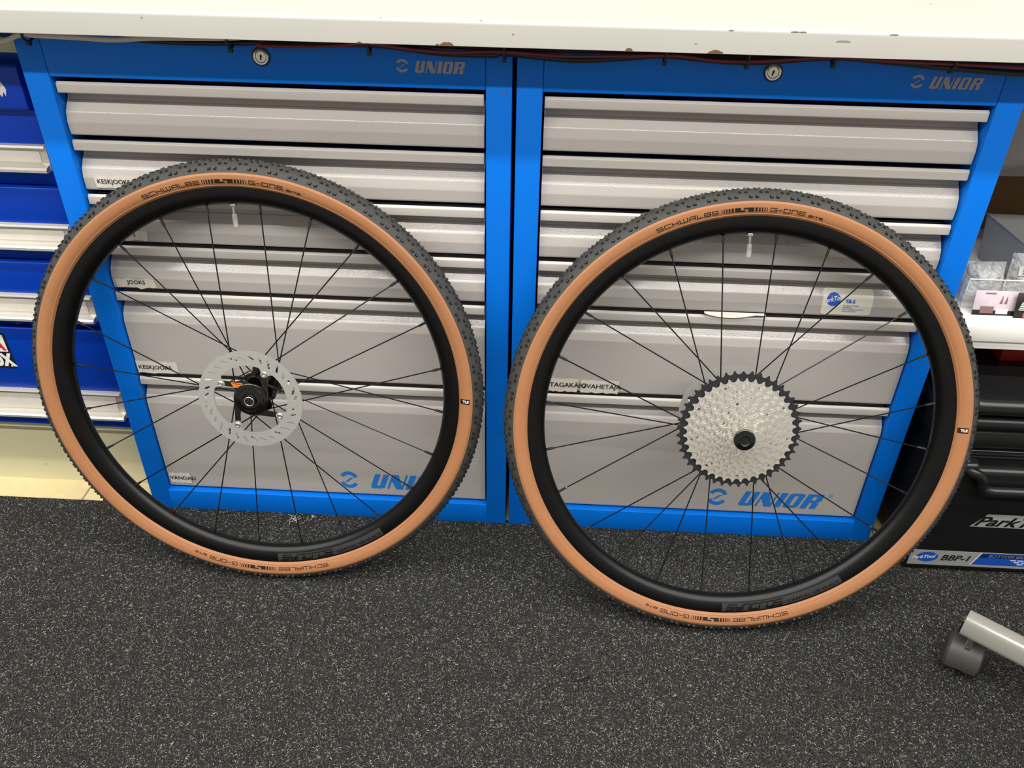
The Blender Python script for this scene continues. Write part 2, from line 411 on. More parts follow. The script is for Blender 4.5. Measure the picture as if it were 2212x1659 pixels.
# ------------------------------------------------------------------ tool cabinets
CW, CG, CS, ZB, ZT, CTOP = 0.6641, 0.0030, 0.0350, 0.0433, 0.7940, 0.8630
HTOPS = [0.7865, 0.7050, 0.6230, 0.5410, 0.4595, 0.2960]
BOTS = [h - 0.0 for h in HTOPS[1:]] + [ZB + 0.0]
HALF = CW / 2
DX = HALF - CS - 0.003
def panel_profile(zt, zb):
    """drawer front section: recessed finger slot, rolled shoulder, flat face"""
    p = [(0.030, zt - 0.010), (0.0290, zt - 0.0200), (0.0284, zt - 0.0235), (0.0250, zt - 0.0290), (0.0225, zt - 0.0303), (0.0126, zt - 0.0420),
         (0.0120, zt - 0.04275), (0.0115, zt - 0.0435), (0.0111, zt - 0.0443), (0.0108, zt - 0.0451), (0.0083, zt - 0.0548), (0.0080, zt - 0.0562), (0.0079, zt - 0.0576), (0.0086, zb + 0.004), (0.0090, zb + 0.0018), (0.0100, zb + 0.0006), (0.012, zb)]
    return p + [(0.040, zb), (0.040, zt - 0.010)]
def handle_profile(zt):
    return [(0.0082, zt), (0.0058, zt - 0.0024), (0.0050, zt - 0.0034), (0.0046, zt - 0.0145), (0.0056, zt - 0.0155), (0.0095, zt - 0.0155), (0.0305, zt - 0.0125), (0.0305, zt - 0.0105), (0.0100, zt - 0.0110), (0.0095, zt - 0.0005)]
pan_me, han_me = [], []
for i, zt in enumerate(HTOPS):
    zb = BOTS[i] + (0.0055 if i < 5 else 0.004)
    pan_me.append(MB().prism_x(panel_profile(zt, zb), -DX, DX).mesh('drawer', 'grey', smooth=4))
    han_me.append(bevel(MB().prism_x(handle_profile(zt), -DX, DX).mesh('handle', 'handle_grey'), 0.0006, 2, 30))
def frame_mesh():
    mb = MB()
    mb.box(-HALF, -HALF + CS, 0, 0.045, -0.0022, CTOP)      # stiles
    mb.box(HALF - CS, HALF, 0, 0.045, -0.0022, CTOP)
    mb.box(-HALF + CS - 0.001, HALF - CS + 0.001, 0.0004, 0.045, -0.0022, ZB)      # bottom rail
    return bevel(mb.mesh('frame', 'blue'), 0.0011, 2)
fr_me = frame_mesh()
hd_me = bevel(MB().box(-HALF + CS + 0.0004, HALF - CS - 0.0004, 0.0003, 0.045, ZT, CTOP).mesh('header', 'blue'), 0.0012, 2)
body_me = MB().box(-HALF, -HALF + 0.0012, 0.044, 0.62, 0.0005, CTOP).box(HALF - 0.0012, HALF, 0.044, 0.62, 0.0005, CTOP).box(-HALF, HALF, 0.618, 0.62, 0.0005, CTOP).box(-HALF, HALF, 0.044, 0.62, 0.0005, 0.003).box(-HALF, HALF, 0.044, 0.62, CTOP - 0.002, CTOP).box(-HALF + 0.03, HALF - 0.03, 0.03, 0.6, FLOOR_Z, 0.0008).mesh('carcass', 'blue')

def lock_meshes():
    lip = MB().lathe([(0.0, 0.0018), (0.0066, 0.0018), (0.0072, 0.0006), (0.0078, 0.0024), (0.0098, 0.0030), (0.0108, 0.0018), (0.0112, 0.0), (0.0112, -0.004)], 40).mesh('lock', 'chrome', smooth=35)
    key = MB().prism_z([(0.0014 * math.cos(a) , 0.0012 + 0.0018 * math.sin(a)) for a in [2 * math.pi * k / 12 for k in range(12)]], 0.0018, 0.0021).prism_z([(-.0009, -.0042), (.0009, -.0042), (.0011, .001), (-.0011, .001)], 0.0018, 0.0021).mesh('keyhole', 'black')
    seal = MB().lathe([(0.0112, 0.0012), (0.0124, 0.0010), (0.0128, -0.001)], 40).mesh('lock_seal', 'black', smooth=40)
    return lip, key, seal
lock_me, key_me, seal_me = lock_meshes()

def hdr_logo():
    mb = MB(); mw = MB(); Y = -0.0003
    ex, ez = 0.1865, 0.8228
    quads_to(mb, emblem_polys(0.0175), lambda a, b: (ex + a * .92, Y, ez + b))
    q, w = unior_quads(0.0155, shear=0.22); k = 0.068 / (w + 0.22 * 0.0155)
    quads_to(mw, q, lambda a, b: (0.2025 + a * k, Y, 0.8142 + b), 0, (0, -1.2e-5, 0))
    return mb.mesh('header_emblem', 'logo_grey'), mw.mesh('header_lettering', 'logo_grey')
def face_logo():
    mb = MB(); mw = MB(); mr = MB(); Y = 0.00815
    ex, ez = 0.0445, 0.0826
    quads_to(mb, emblem_polys(0.040), lambda a, b: (ex + a * .80, Y, ez + b))
    q, w = unior_quads(0.0345, shear=0.33); k = 0.152 / (w + 0.33 * 0.0345)
    quads_to(mw, q, lambda a, b: (0.0825 + a * k, Y, 0.0645 + b), 0, (0, -1.2e-5, 0))
    cx, cz, r0, r1 = 0.2440, 0.0965, 0.0040, 0.0046
    for i in range(16):
        A, B_ = 2 * math.pi * i / 16, 2 * math.pi * (i + 1) / 16
        mr.add([(cx + r * math.cos(t), Y, cz + r * math.sin(t)) for r, t in ((r0, A), (r1, A), (r1, B_), (r0, B_))], [(0, 1, 2, 3)])
    font_to(mr, 'R', 0.0045, lambda a, b: (0.2424 + a, Y, 0.0943 + b))
    return mb.mesh('drawer_emblem', 'logo_blue'), mw.mesh('drawer_lettering', 'logo_blue'), mr.mesh('registered_mark', 'logo_blue')
hdr_me, face_me = hdr_logo(), face_logo()

def paper_label(name, x0, x1, z0, z1, text, th, tx, tz, ragged=0.0008, seed=1, parent=None, y=0.0079, mats=('paper', 'print')):
    rr = random.Random(seed); mb = MB(); n = 10
    def jag(): return rr.uniform(-ragged, ragged)
    lo = [(x0 + (x1 - x0) * i / n, z0 + jag()) for i in range(n + 1)]; hi = [(x0 + (x1 - x0) * i / n, z1 + jag()) for i in range(n + 1)]
    lo[0] = (x0 + jag() * 2, z0); hi[-1] = (x1 + jag() * 2, z1)
    v = [(a, y - 0.0002 - (0.0006 if rr.random() < 0.15 else 0), b) for a, b in lo] + [(a, y - 0.0002 - (0.0006 if rr.random() < 0.15 else 0), b) for a, b in hi]
    mb.add(v, [(i, i + 1, i + n + 2, i + n + 1) for i in range(n)], 0)
    if text: font_to(mb, text, th, lambda a, b: (tx + a, y - 0.0011, tz + b), 1, bold=0.012)
    return put(name, mb.mesh(name, list(mats)), parent)

def cabinet(cx, label, left):
    c = root('tool_cabinet', (cx, 0, 0), label, 'tool cabinet', 'blue tool cabinets under the worktop')
    put('frame', fr_me, c); put('header', hd_me, c); put('carcass', body_me, c);
    lx = -0.3358 - (-CG - HALF) if left else 0.3355 - (CG + HALF)
    lk = put('lock', lock_me, c, (lx, 0.0002, 0.8288), (R(90), 0, R(0) if left else 0))
    lk['label'] = 'round chrome cam lock'
    put('keyhole', key_me, lk, (0, 0, 0), (0, 0, R(-8) if left else R(-12))); put('lock_seal', seal_me, lk)
    put('header_emblem', hdr_me[0], c)['label'] = 'grey emblem of two arcs'
    put('header_lettering', hdr_me[1], c)['label'] = 'grey block lettering'
    put('paint_chip', MB().box(-0.003, 0.003, -0.0003, 0.0, -0.0008, 0.0008).mesh('paint_chip', 'chip'), c, (HALF - 0.0125, 0, 0.7888)) if left else None
    ds = []
    for i in range(6):
        d = put('drawer', pan_me[i], c); ds.append(d)
        put('handle', han_me[i], d)
    put('drawer_emblem', face_me[0], ds[5])['label'] = 'blue emblem of two arcs'
    put('drawer_lettering', face_me[1], ds[5])['label'] = 'blue block lettering'
    put('registered_mark', face_me[2], ds[5])
    return c, ds
cl, dl = cabinet(-CG - HALF, 'blue steel tool cabinet with grey drawers behind the wheel with the slotted brake disc', True)
cr_, dr = cabinet(CG + HALF, 'blue steel tool cabinet with grey drawers behind the wheel with the sprocket cassette', False)
ox = -(-CG - HALF)   # world x -> left cabinet local
paper_label('paper_label', -0.614 + ox, -0.548 + ox, 0.6335, 0.6515, 'KESKJOOKS', 0.0066, -0.609 + ox, 0.6405, 0.0018, 3, dl[1])
paper_label('paper_label', -0.604 + ox, -0.556 + ox, 0.5500, 0.5665, 'S', 0.0066, -0.577 + ox, 0.5570, 0.0018, 4, dl[2])
paper_label('paper_label', -0.626 + ox, -0.560 + ox, 0.4668, 0.4835, 'JOOKS', 0.0066, -0.606 + ox, 0.4745, 0.0022, 5, dl[3])
paper_label('paper_label', -0.6295 + ox, -0.5590 + ox, 0.3035, 0.3270, 'KESKJOOKS', 0.0075, -0.6255 + ox, 0.3120, 0.0008, 6, dl[4])
paper_label('paper_label', -0.6270 + ox, -0.5865 + ox, 0.0570, 0.0800, 'VÄNDAD', 0.0080, -0.6255 + ox, 0.0650, 0.0015, 7, dl[5])
oxr = -(CG + HALF)
paper_label('paper_label', 0.0630 + oxr, 0.1125 + oxr, 0.3015, 0.3280, 'TAGAKÄIG', 0.0085, 0.0670 + oxr, 0.3115, 0.0012, 8, dr[4])
paper_label('paper_label', 0.1185 + oxr, 0.1805 + oxr, 0.3015, 0.3270, 'UVAHETAJA', 0.0085, 0.1200 + oxr, 0.3110, 0.0012, 9, dr[4])
# patch-kit sticker wrapped over the rolled shoulder
def shoulder_y(z, zt):
    pr = panel_profile(zt, zt - 0.1)[:14]
    for (ya, za), (yb, zb_) in zip(pr[:-1], pr[1:]):
        if za >= z >= zb_: return ya + (yb - ya) * (za - z) / (za - zb_ + 1e-9)
    return 0.0086
def patch_sticker():
    mb = MB(); zt = HTOPS[3]; x0, x1, z0, z1 = 0.4765 + oxr, 0.5525 + oxr, 0.4690, 0.5085
    zs = [z0 + (z1 - z0) * i / 22 for i in range(23)]
    def yy(z): return shoulder_y(z, zt) - 0.0004
    rc = 0.004
    v = []
    for z in zs:
        e = 0.0
        dz = min(z - z0, z1 - z)
        if dz < rc: e = rc - math.sqrt(max(0, rc * rc - (rc - dz) ** 2))
        v += [(x0 + e, yy(z), z), (x1 - e, yy(z), z)]
    mb.add(v, [(2 * i, 2 * i + 1, 2 * i + 3, 2 * i + 2) for i in range(22)], 0)
    cx, cz, rr = x0 + 0.0165, z0 + 0.0245, 0.0105
    rows = 30; zz = [cz + 0.0097 * (1 - 2 * i / rows) for i in range(rows + 1)]
    def hw(z, i): return rr * math.sqrt(max(0.0, 1 - ((z - cz) / 0.0098) ** 2)) * (1.03 if i % 2 else 0.97)
    for i in range(rows):
        za, zb_ = zz[i], zz[i + 1]; ha, hb = hw(za, i), hw(zb_, i + 1)
        mb.add([(cx - ha, yy(za) - 0.0003, za), (cx + ha, yy(za) - 0.0003, za), (cx + hb, yy(zb_) - 0.0003, zb_), (cx - hb, yy(zb_) - 0.0003, zb_)], [(0, 1, 2, 3)], 1)
    def wr(a0, b0, rot=0.0, dy=0.0008):
        c_, s_ = math.cos(rot), math.sin(rot)
        return lambda a, b: (a0 + a * c_ - b * s_, yy(b0 + a * s_ + b * c_) - dy, b0 + a * s_ + b * c_)
    vs_, fs, w = font2d('ParkTool', 0.0068, shear=0.35, bold=0.02)
    k = 0.033 / w
    f = wr(x0 + 0.0015, cz - 0.0055, R(13), 0.0010)
    mb.add([f(a * k, b) for a, b in vs_], fs, 2)
    font_to(mb, 'TB-2', 0.0052, wr(x0 + 0.0345, z0 + 0.0205), 3, bold=0.03)
    for j, t in enumerate(('Emergency Tire Boot', 'Reifenflicken', 'Kit de Reparation pour Pneu', 'Parche de cubierta')):
        font_to(mb, t, 0.0021, wr(x0 + 0.0325, z0 + 0.0155 - 0.0033 * j), 3, bold=0.01, sx=0.9)
    return mb.mesh('patch_sticker', ['ptsticker', 'royal', 'white', 'royal'])
ps = put('patch_sticker', patch_sticker(), dr[3]); ps['label'] = 'pale sticker with a blue toothed disc'
# paper edge curling out of a drawer gap
mbp = MB(); n = 12
v = []
for i in range(n + 1):
    t = i / n; x_ = 0.300 + 0.094 * t + oxr; h_ = 0.0006 + 0.0062 * math.sin(math.pi * min(1, t * 1.25)) ** 0.8 * (1 if t < .8 else (1 - t) / .2 * .7 + .3)
    v += [(x_, 0.006, 0.4665), (x_, 0.0022 - 0.001 * t, 0.4655 - h_)]
mbp.add(v, [(2 * i, 2 * i + 1, 2 * i + 3, 2 * i + 2) for i in range(n)])
put('paper_slip', mbp.mesh('paper_slip', 'paper'), dr[3])

# ------------------------------------------------------------------ cables under the worktop
def sm(pts, k=6):
    P = [Vector(p) for p in pts]; out = []
    for i in range(len(P) - 1):
        p0, p1, p2, p3 = P[max(i - 1, 0)], P[i], P[i + 1], P[min(i + 2, len(P) - 1)]
        for j in range(k):
            t = j / k
            out.append(0.5 * ((2 * p1) + (p2 - p0) * t + (2 * p0 - 5 * p1 + 4 * p2 - p3) * t * t + (3 * p1 - p0 - 3 * p2 + p3) * t ** 3))
    return out + [P[-1]]
def cable(name, pts, r, m, label):
    o = put(name, MB().tube(sm(pts), r, 8).mesh(name, m, smooth=60)); tag(o, label, 'cable', 'cables strung under the worktop')
yC = -0.020
cable('cable', [(x_, -0.027, z_ + 0.0010) for x_, z_ in ((-0.80, 0.835), (-0.70, 0.838), (-0.66, 0.8455), (-0.6451, 0.8510), (-0.6331, 0.8535), (-0.6136, 0.8525), (-0.5652, 0.8515), (-0.5168, 0.8500), (-0.4671, 0.8535), (-0.3720, 0.8560), (-0.345, 0.8585))], 0.0034, 'cable_w', 'off-white cable hanging over the outer corner of the cabinet behind the disc wheel')
cable('cable', [(x_, -0.0042, z_ - 0.0005) for x_, z_ in ((-0.29, 0.8585), (-0.22, 0.8545), (-0.187, 0.8575), (-0.10, 0.8545), (-0.0124, 0.8520), (0.03, 0.8500), (0.07, 0.8490), (0.12, 0.8525), (0.192, 0.857), (0.30, 0.857), (0.41, 0.858), (0.48, 0.8535), (0.56, 0.857), (0.66, 0.857))], 0.0034, 'cable_w', 'off-white cable tucked behind the black cables above the cabinet gap')
cable('cable', [(x_, yC - 0.0015, z_ - 0.0005) for x_, z_ in ((-0.325, 0.8545), (-0.3053, 0.8500), (-0.1864, 0.8542), (-0.0956, 0.846), (-0.0302, 0.8456), (-0.0124, 0.8484), (0.0529, 0.8435), (0.0943, 0.843), (0.1527, 0.8481), (0.1916, 0.8515), (0.264, 0.8468), (0.3163, 0.8472), (0.4031, 0.8553), (0.4772, 0.8513), (0.5474, 0.8466), (0.6416, 0.8421), (0.75, 0.843))], 0.0042, 'cable_b', 'thick black cable sagging lowest between clips under the worktop')
cable('cable', [(x_, yC - 0.0085, z_ + 0.0005) for x_, z_ in ((-0.330, 0.8500), (-0.3150, 0.8490), (-0.2448, 0.8503), (-0.1863, 0.8554), (-0.1252, 0.8497), (-0.0717, 0.8484), (-0.0124, 0.8505), (0.06, 0.8475), (0.13, 0.8495), (0.2049, 0.8519), (0.2522, 0.8476), (0.2988, 0.8478), (0.3445, 0.8514), (0.4031, 0.8560), (0.4593, 0.8536), (0.5515, 0.8518), (0.6386, 0.8505), (0.75, 0.850))], 0.0021, 'cable_r', 'thin dark red cable strung under the worktop')
cable('cable', [(x_, yC + 0.0075, z_) for x_, z_ in ((-0.52, 0.850), (-0.42, 0.8465), (-0.20, 0.853), (0.0, 0.850), (0.15, 0.8515), (0.30, 0.849), (0.42, 0.856), (0.56, 0.851), (0.75, 0.848))], 0.0034, 'cable_b', 'black cable pressed against the cabinet headers behind the others')
clip_me = MB().tube([(0, 0.014, 0.0150), (0, 0.016, 0.004), (0, 0.010, -0.004), (0, -0.004, -0.0065), (0, -0.0135, 0.001), (0, -0.012, 0.010), (0, -0.004, 0.0150)], 0.0018, 6).box(-0.0026, 0.0026, -0.006, 0.000, -0.0105, -0.0045).mesh('cable_clip', 'cable_b')
CL = ('above the outer corner of the cabinet behind the disc wheel', 'beside the lock of the cabinet behind the disc wheel', 'midway from lock to logo behind the disc wheel', 'above the gap between the two blue cabinets',
      'far from the lock of the cabinet behind the cassette wheel', 'close beside the lock of the cabinet behind the cassette wheel', 'midway from lock to logo behind the cassette wheel', 'above the grey logo of the cabinet behind the cassette wheel')
for (x_, z_), l_ in zip(((-0.6338, 0.8500), (-0.3674, 0.8490), (-0.1866, 0.8505), (-0.0124, 0.8470), (0.1918, 0.8490), (0.2953, 0.8480), (0.4031, 0.8520), (0.5502, 0.8500)), CL):
    tag(put('cable_clip', clip_me, None, (x_, yC + 0.002, z_)), 'black cable clip ' + l_, 'clip', 'cable clips under the worktop')

# ------------------------------------------------------------------ royal blue drawer unit at the side
BX0, BX1 = -1.30, -0.690
bl = root('drawer_unit', (BX1, 0.03, FLOOR_Z), 'royal blue drawer unit with aluminium handle rails on a cream plinth', 'drawer unit')
def bput(name, me, parent=bl): return put(name, me, parent, (-BX1, -0.03, -FLOOR_Z) if parent is bl else (0, 0, 0))
bput('carcass', MB().box(BX0, BX1 + 0.016, 0.056, 0.60, 0.165, 0.855).mesh('carcass', 'dblue'))
bput('top_rail', rbox(BX0, BX1 + 0.016, 0.045, 0.060, 0.812, 0.832, 'cream', 0.001))
bput('plinth', MB().prism_x([(0.066, FLOOR_Z), (0.064, 0.135), (0.050, 0.139), (0.050, 0.168), (0.58, 0.168), (0.58, FLOOR_Z)], BX0, BX1 + 0.016).mesh('plinth', 'cream'))
def rail_profile(z0, z1, h):
    y = 0.038
    return [(y, z1), (y - 0.006, z1 - 0.001), (y - 0.0075, z1 - 0.004), (y - 0.003, z1 - 0.0055), (y - 0.003, z1 - 0.008), (y - 0.001, z1 - 0.0095), (y - 0.001, z0 + 0.011), (y - 0.014, z0 + 0.0085), (y - 0.0165, z0 + 0.006), (y - 0.0165, z0 + 0.002), (y - 0.013, z0), (y, z0 + 0.001)]
def bdrawer(z0, z1, hz0, hz1, flat=False):
    pr = [(0.0392, z1 - 0.001), (0.038, z1 - 0.003), (0.038, z0 + 0.014), (0.046, z0), (0.058, z0), (0.058, z1 - 0.001)]
    d = bput('drawer', bevel(MB().prism_x(pr, BX0, BX1).mesh('drawer', 'dblue'), 0.0008, 2, 30))
    if hz1:
        h = bput('handle', MB().prism_x(rail_profile(hz0, hz1, 0), BX0, BX1).mesh('handle', 'alu', smooth=30), d)
        bput('label_strip', MB().box(BX0, BX1 - 0.012, 0.0362, 0.0368, hz0 + 0.0125, hz1 - 0.0105).mesh('label_strip', 'paper'), d)
        bput('end_cap', MB().box(BX1, BX1 + 0.0014, 0.034, 0.038, hz0 + 0.001, hz1 - 0.001).mesh('end_cap', 'alu'), d)
    return d
d0 = bput('drawer', bevel(MB().prism_x([(0.026, 0.800), (0.024, 0.797), (0.024, 0.741), (0.027, 0.738), (0.055, 0.738), (0.055, 0.800)], BX0, BX1).mesh('drawer', 'dblue'), 0.001, 2, 30))
st = MB(); pts = [(-0.760, 0.786), (-0.721, 0.784), (-0.717, 0.776), (-0.7135, 0.768), (-0.7165, 0.758), (-0.7185, 0.764), (-0.722, 0.757), (-0.726, 0.762), (-0.760, 0.760)]
st.add([(a, 0.0236, b) for a, b in pts], [tuple(range(len(pts)))], 0)
st.add([(a, 0.0233, b) for a, b in ((-0.745, 0.780), (-0.724, 0.780), (-0.7195, 0.772), (-0.745, 0.770))], [(0, 1, 2, 3)], 1)
bput('torn_sticker', st.mesh('torn_sticker', ['paper', 'chip']), d0)
bdrawer(0.6190, 0.7370, 0.6450, 0.6850)
bdrawer(0.4915, 0.6170, 0.5165, 0.5580)
bdrawer(0.3660, 0.4895, 0.3850, 0.4320)
d4 = bdrawer(0.1725, 0.3640, 0.1820, 0.2380)
bput('bottom_rail', rbox(BX0, BX1 + 0.010, 0.0395, 0.0495, 0.1560, 0.1722, 'dblue', 0.0006, 1))
# black and white parallelogram sticker, end of a word and full stop
st = MB(); Y = 0.0374
def para(x0, x1, z0, z1, mi, dy=0.0, sl=0.0): 
    st.add([(x0, Y - dy, z0), (x1 + sl * (z0 - 0.2800), Y - dy, z0), (x1 + sl * (z1 - 0.2800), Y - dy, z1), (x0, Y - dy, z1)], [(0, 1, 2, 3)], mi)
SL = -0.02
para(-0.99, -0.8625, 0.2795, 0.3520, 0, 0, SL); para(-0.99, -0.8665, 0.3140, 0.3480, 1, 0.0003, SL)
font_to(st, 'OX', 0.0235, lambda a, b: (-0.9035 + a * 0.74, Y - 0.0004, 0.2860 + b), 1, bold=0.06, shear=-0.25)
st.box(-0.8712, -0.8685, Y - 0.0006, Y - 0.0001, 0.2835, 0.2862, 1)
font_to(st, 'A', 0.018, lambda a, b: (-0.8900 + a, Y - 0.0006, 0.3180 + b), 2, bold=0.05)
bput('sticker', st.mesh('sticker', ['black', 'white', 'red']), d4)

# ------------------------------------------------------------------ wheels
RT, TW = 0.3535, 0.0225
RC = RT - TW
KH = 0.0016
def tor(q, rr=TW):
    return (RC + rr * math.cos(q), rr * math.sin(q))
def tire_meshes():
    rc = TW - KH
    cas = [tor(R(q), rc) for q in range(-70, 71, 7)]
    cas = [tor(R(-72), rc + 0.0002)] + cas + [tor(R(72), rc + 0.0002)]
    cas_in = [(RC + (rc - 0.0015) * math.cos(R(q)), (rc - 0.0015) * math.sin(R(q))) for q in range(70, -71, -20)]
    casing = MB().lathe(cas + cas_in, 240, closed=True).mesh('tire', 'rubber', smooth=50)
    k0 = tor(R(72), rc + 0.0004)
    side = [k0, (0.3350, 0.0212), (0.33465, 0.0216), (0.3330, 0.02165), (0.3295, 0.0214), (0.3260, 0.0208), (0.3225, 0.0195), (0.3203, 0.0182), (0.3196, 0.0184), (0.3186, 0.0178), (0.3172, 0.0156), (0.3163, 0.0146), (0.3150, 0.0134)]
    back = [(r, z - 0.002) for r, z in side[::-1]]
    f = MB().lathe(side + back, 240, closed=True)
    g = MB().lathe([(r, -z) for r, z in side] + [(r, -z) for r, z in back], 240, closed=True)
    sw = MB().add(f.v, f.f).add(g.v, g.f).mesh('sidewall', 'tan', smooth=45)
    return casing, sw, side
tire_me, side_me, SIDE = tire_meshes()
def side_z(r):
    pr = [p for p in SIDE if True]
    for (ra, za), (rb, zb_) in zip(pr[:-1], pr[1:]):
        if ra >= r >= rb: return za + (zb_ - za) * (ra - r) / (ra - rb + 1e-9)
    return 0.0215
def tire_print():
    mb = MB()
    def band(mid):
        tot = 40.5      # degrees covered, reading clockwise with the baseline towards the hub
        rb = 0.3234; h = 0.0049; t = 0.00100
        start = mid + tot / 2
        def fn(s, b, r0=rb): 
            rr = r0 + b; a = R(start) - s / 0.3258
            return (rr * math.cos(a), rr * math.sin(a), side_z(rr) + 0.00035)
        total = R(tot) * 0.3258
        q, w = stroke_quads('SCHWALBE', h, t, 0.5); k = total * 0.375 / w
        quads_to(mb, [[(a * k, b) for a, b in qq] for qq in q], fn)
        # barcode-like emblem
        x0 = total * 0.395; x1 = total * 0.665; hh = h + t
        def bar(a, b_, lo=0.0, hi=1.0):
            n_ = max(1, int((b_ - a) / 0.003))
            for i in range(n_):
                p, r_ = a + (b_ - a) * i / n_, a + (b_ - a) * (i + 1) / n_
                quads_to(mb, [[(p, -t / 2 + hh * lo), (r_, -t / 2 + hh * lo), (r_, -t / 2 + hh * hi), (p, -t / 2 + hh * hi)]], fn)
        W_ = x1 - x0
        for u, w_ in ((0, .015), (.045, .022), (.095, .03), (.15, .038), (.215, .05)):
            bar(x0 + u * W_, x0 + (u + w_) * W_); bar(x1 - (u + w_) * W_, x1 - u * W_)
        bar(x0 + .29 * W_, x0 + .42 * W_, 0.0, 1.0); bar(x0 + .42 * W_, x0 + .52 * W_, 0.0, .38); bar(x0 + .48 * W_, x0 + .58 * W_, .62, 1.0); bar(x0 + .58 * W_, x0 + .71 * W_, 0.0, 1.0)
        q, w = stroke_quads('G-ONE', h, t, 0.5); k = total * 0.205 / w
        quads_to(mb, [[(total * 0.685 + a * k, b) for a, b in qq] for qq in q], fn)
        q, w = stroke_quads('BITE', h * 0.5, t * 0.75, 0.7); k = total * 0.085 / w
        quads_to(mb, [[(total * 0.915 + a * k, b) for a, b in qq] for qq in q], fn)
    band(93.4)
    return mb.mesh('sidewall_lettering', 'print')
def tle_label():
    mb = MB()
    def fn(a, b, dz): 
        return (a, b, side_z(math.hypot(a, b)) + dz)
    n = 6
    x0, x1, z0, z1 = 0.3185, 0.3330, -0.0042, 0.0042
    for i in range(n):
        a, b = x0 + (x1 - x0) * i / n, x0 + (x1 - x0) * (i + 1) / n
        mb.add([fn(a, z0, .0003), fn(b, z0, .0003), fn(b, z1, .0003), fn(a, z1, .0003)], [(0, 1, 2, 3)], 0)
    font_to(mb, 'TLE', 0.0040, lambda a, b: fn(x0 + 0.0038 + a, -0.0018 + b, .0006), 1, bold=0.04)
    return mb.mesh('tle_label', ['tle', 'white'])
print_me, tle_me = tire_print(), tle_label()

def knob_mesh(w, l, h, m='knob'):
    b = [(-w / 2, -l / 2, -0.001), (w / 2, -l / 2, -0.001), (w * .62, 0, -0.001), (w / 2, l / 2, -0.001), (-w / 2, l / 2, -0.001), (-w * .62, 0, -0.001)]
    t = [(x * .55, y * .55, h) for x, y, _ in b]
    return MB().add(b + t, [(i, (i + 1) % 6, (i + 1) % 6 + 6, i + 6) for i in range(6)] + [tuple(range(6, 12))])
KN = 76
def knob_frame(th, q):
    """position and axes of a tread knob at wheel angle th, section angle q"""
    rr = TW - KH
    er = Vector((math.cos(th), math.sin(th), 0)); ez = Vector((0, 0, 1)); et = Vector((-math.sin(th), math.cos(th), 0))
    n = er * math.cos(q) + ez * math.sin(q); s = -er * math.sin(q) + ez * math.cos(q)
    p = er * (RC + rr * math.cos(q)) + ez * rr * math.sin(q)
    return Matrix(((et.x, s.x, n.x, p.x), (et.y, s.y, n.y, p.y), (et.z, s.z, n.z, p.z), (0, 0, 0, 1)))
PITCH_A = 2 * math.pi / KN
HALF_PAIR = 0.0044 / RT
big_kn = knob_mesh(0.0050, 0.0052, KH + 0.0006).mesh('tread_knob', 'knob')
mid_kn = knob_mesh(0.0046, 0.0042, KH).mesh('tread_knob', 'knob')
def tread_rest():
    mb = MB(); src = knob_mesh(0.0042, 0.0040, KH)
    def addk(th, q):
        Mx = knob_frame(th, q); mb.add([Mx @ Vector(v) for v in src.v], src.f)
    for k in range(KN):
        th = k * PITCH_A
        for sg in (-1, 1):
            addk(th + sg * HALF_PAIR, R(-55))
            addk(th + PITCH_A * .5 + sg * HALF_PAIR * .95, R(-34))
            for q, o_ in ((15, 0.0), (-15, 0.0), (0, .5)):
                addk(th + PITCH_A * o_ + sg * HALF_PAIR, R(q))
    for k in (0, 38): 
        for sg in (-1, 1): addk((k + .5) * PITCH_A + sg * HALF_PAIR * .95, R(34))
    return mb.mesh('tread', 'knob')
tread_me = tread_rest()

RIM_PROF = [(0.3168, 0.0147), (0.3120, 0.0150), (0.3060, 0.0146), (0.3005, 0.0130), (0.2960, 0.0104), (0.2925, 0.0066), (0.2905, 0.0028)]
rim_full = RIM_PROF + [(r, -z) for r, z in RIM_PROF[::-1]] + [(0.3150, -0.0120), (0.3110, -0.0110), (0.3110, 0.0110), (0.3150, 0.0120)]
rim_me = MB().lathe(rim_full, 240, closed=True).mesh('rim', 'rim', smooth=50)
def rim_pt(u, ang, lift=0.0003):
    """u in metres along the rim section from the tire edge towards the hub"""
    d = 0
    for (ra, za), (rb, zb_) in zip(RIM_PROF[:-1], RIM_PROF[1:]):
        L = math.hypot(rb - ra, zb_ - za)
        if u <= d + L:
            t = (u - d) / L; r, z = ra + (rb - ra) * t, za + (zb_ - za) * t
            nx, nz = -(zb_ - za) / L, (rb - ra) / L
            if nz < 0: nx, nz = -nx, -nz
            return ((r + nx * lift) * math.cos(ang), (r + nx * lift) * math.sin(ang), z + nz * lift)
        d += L
    return (RIM_PROF[-1][0] * math.cos(ang), RIM_PROF[-1][0] * math.sin(ang), RIM_PROF[-1][1])
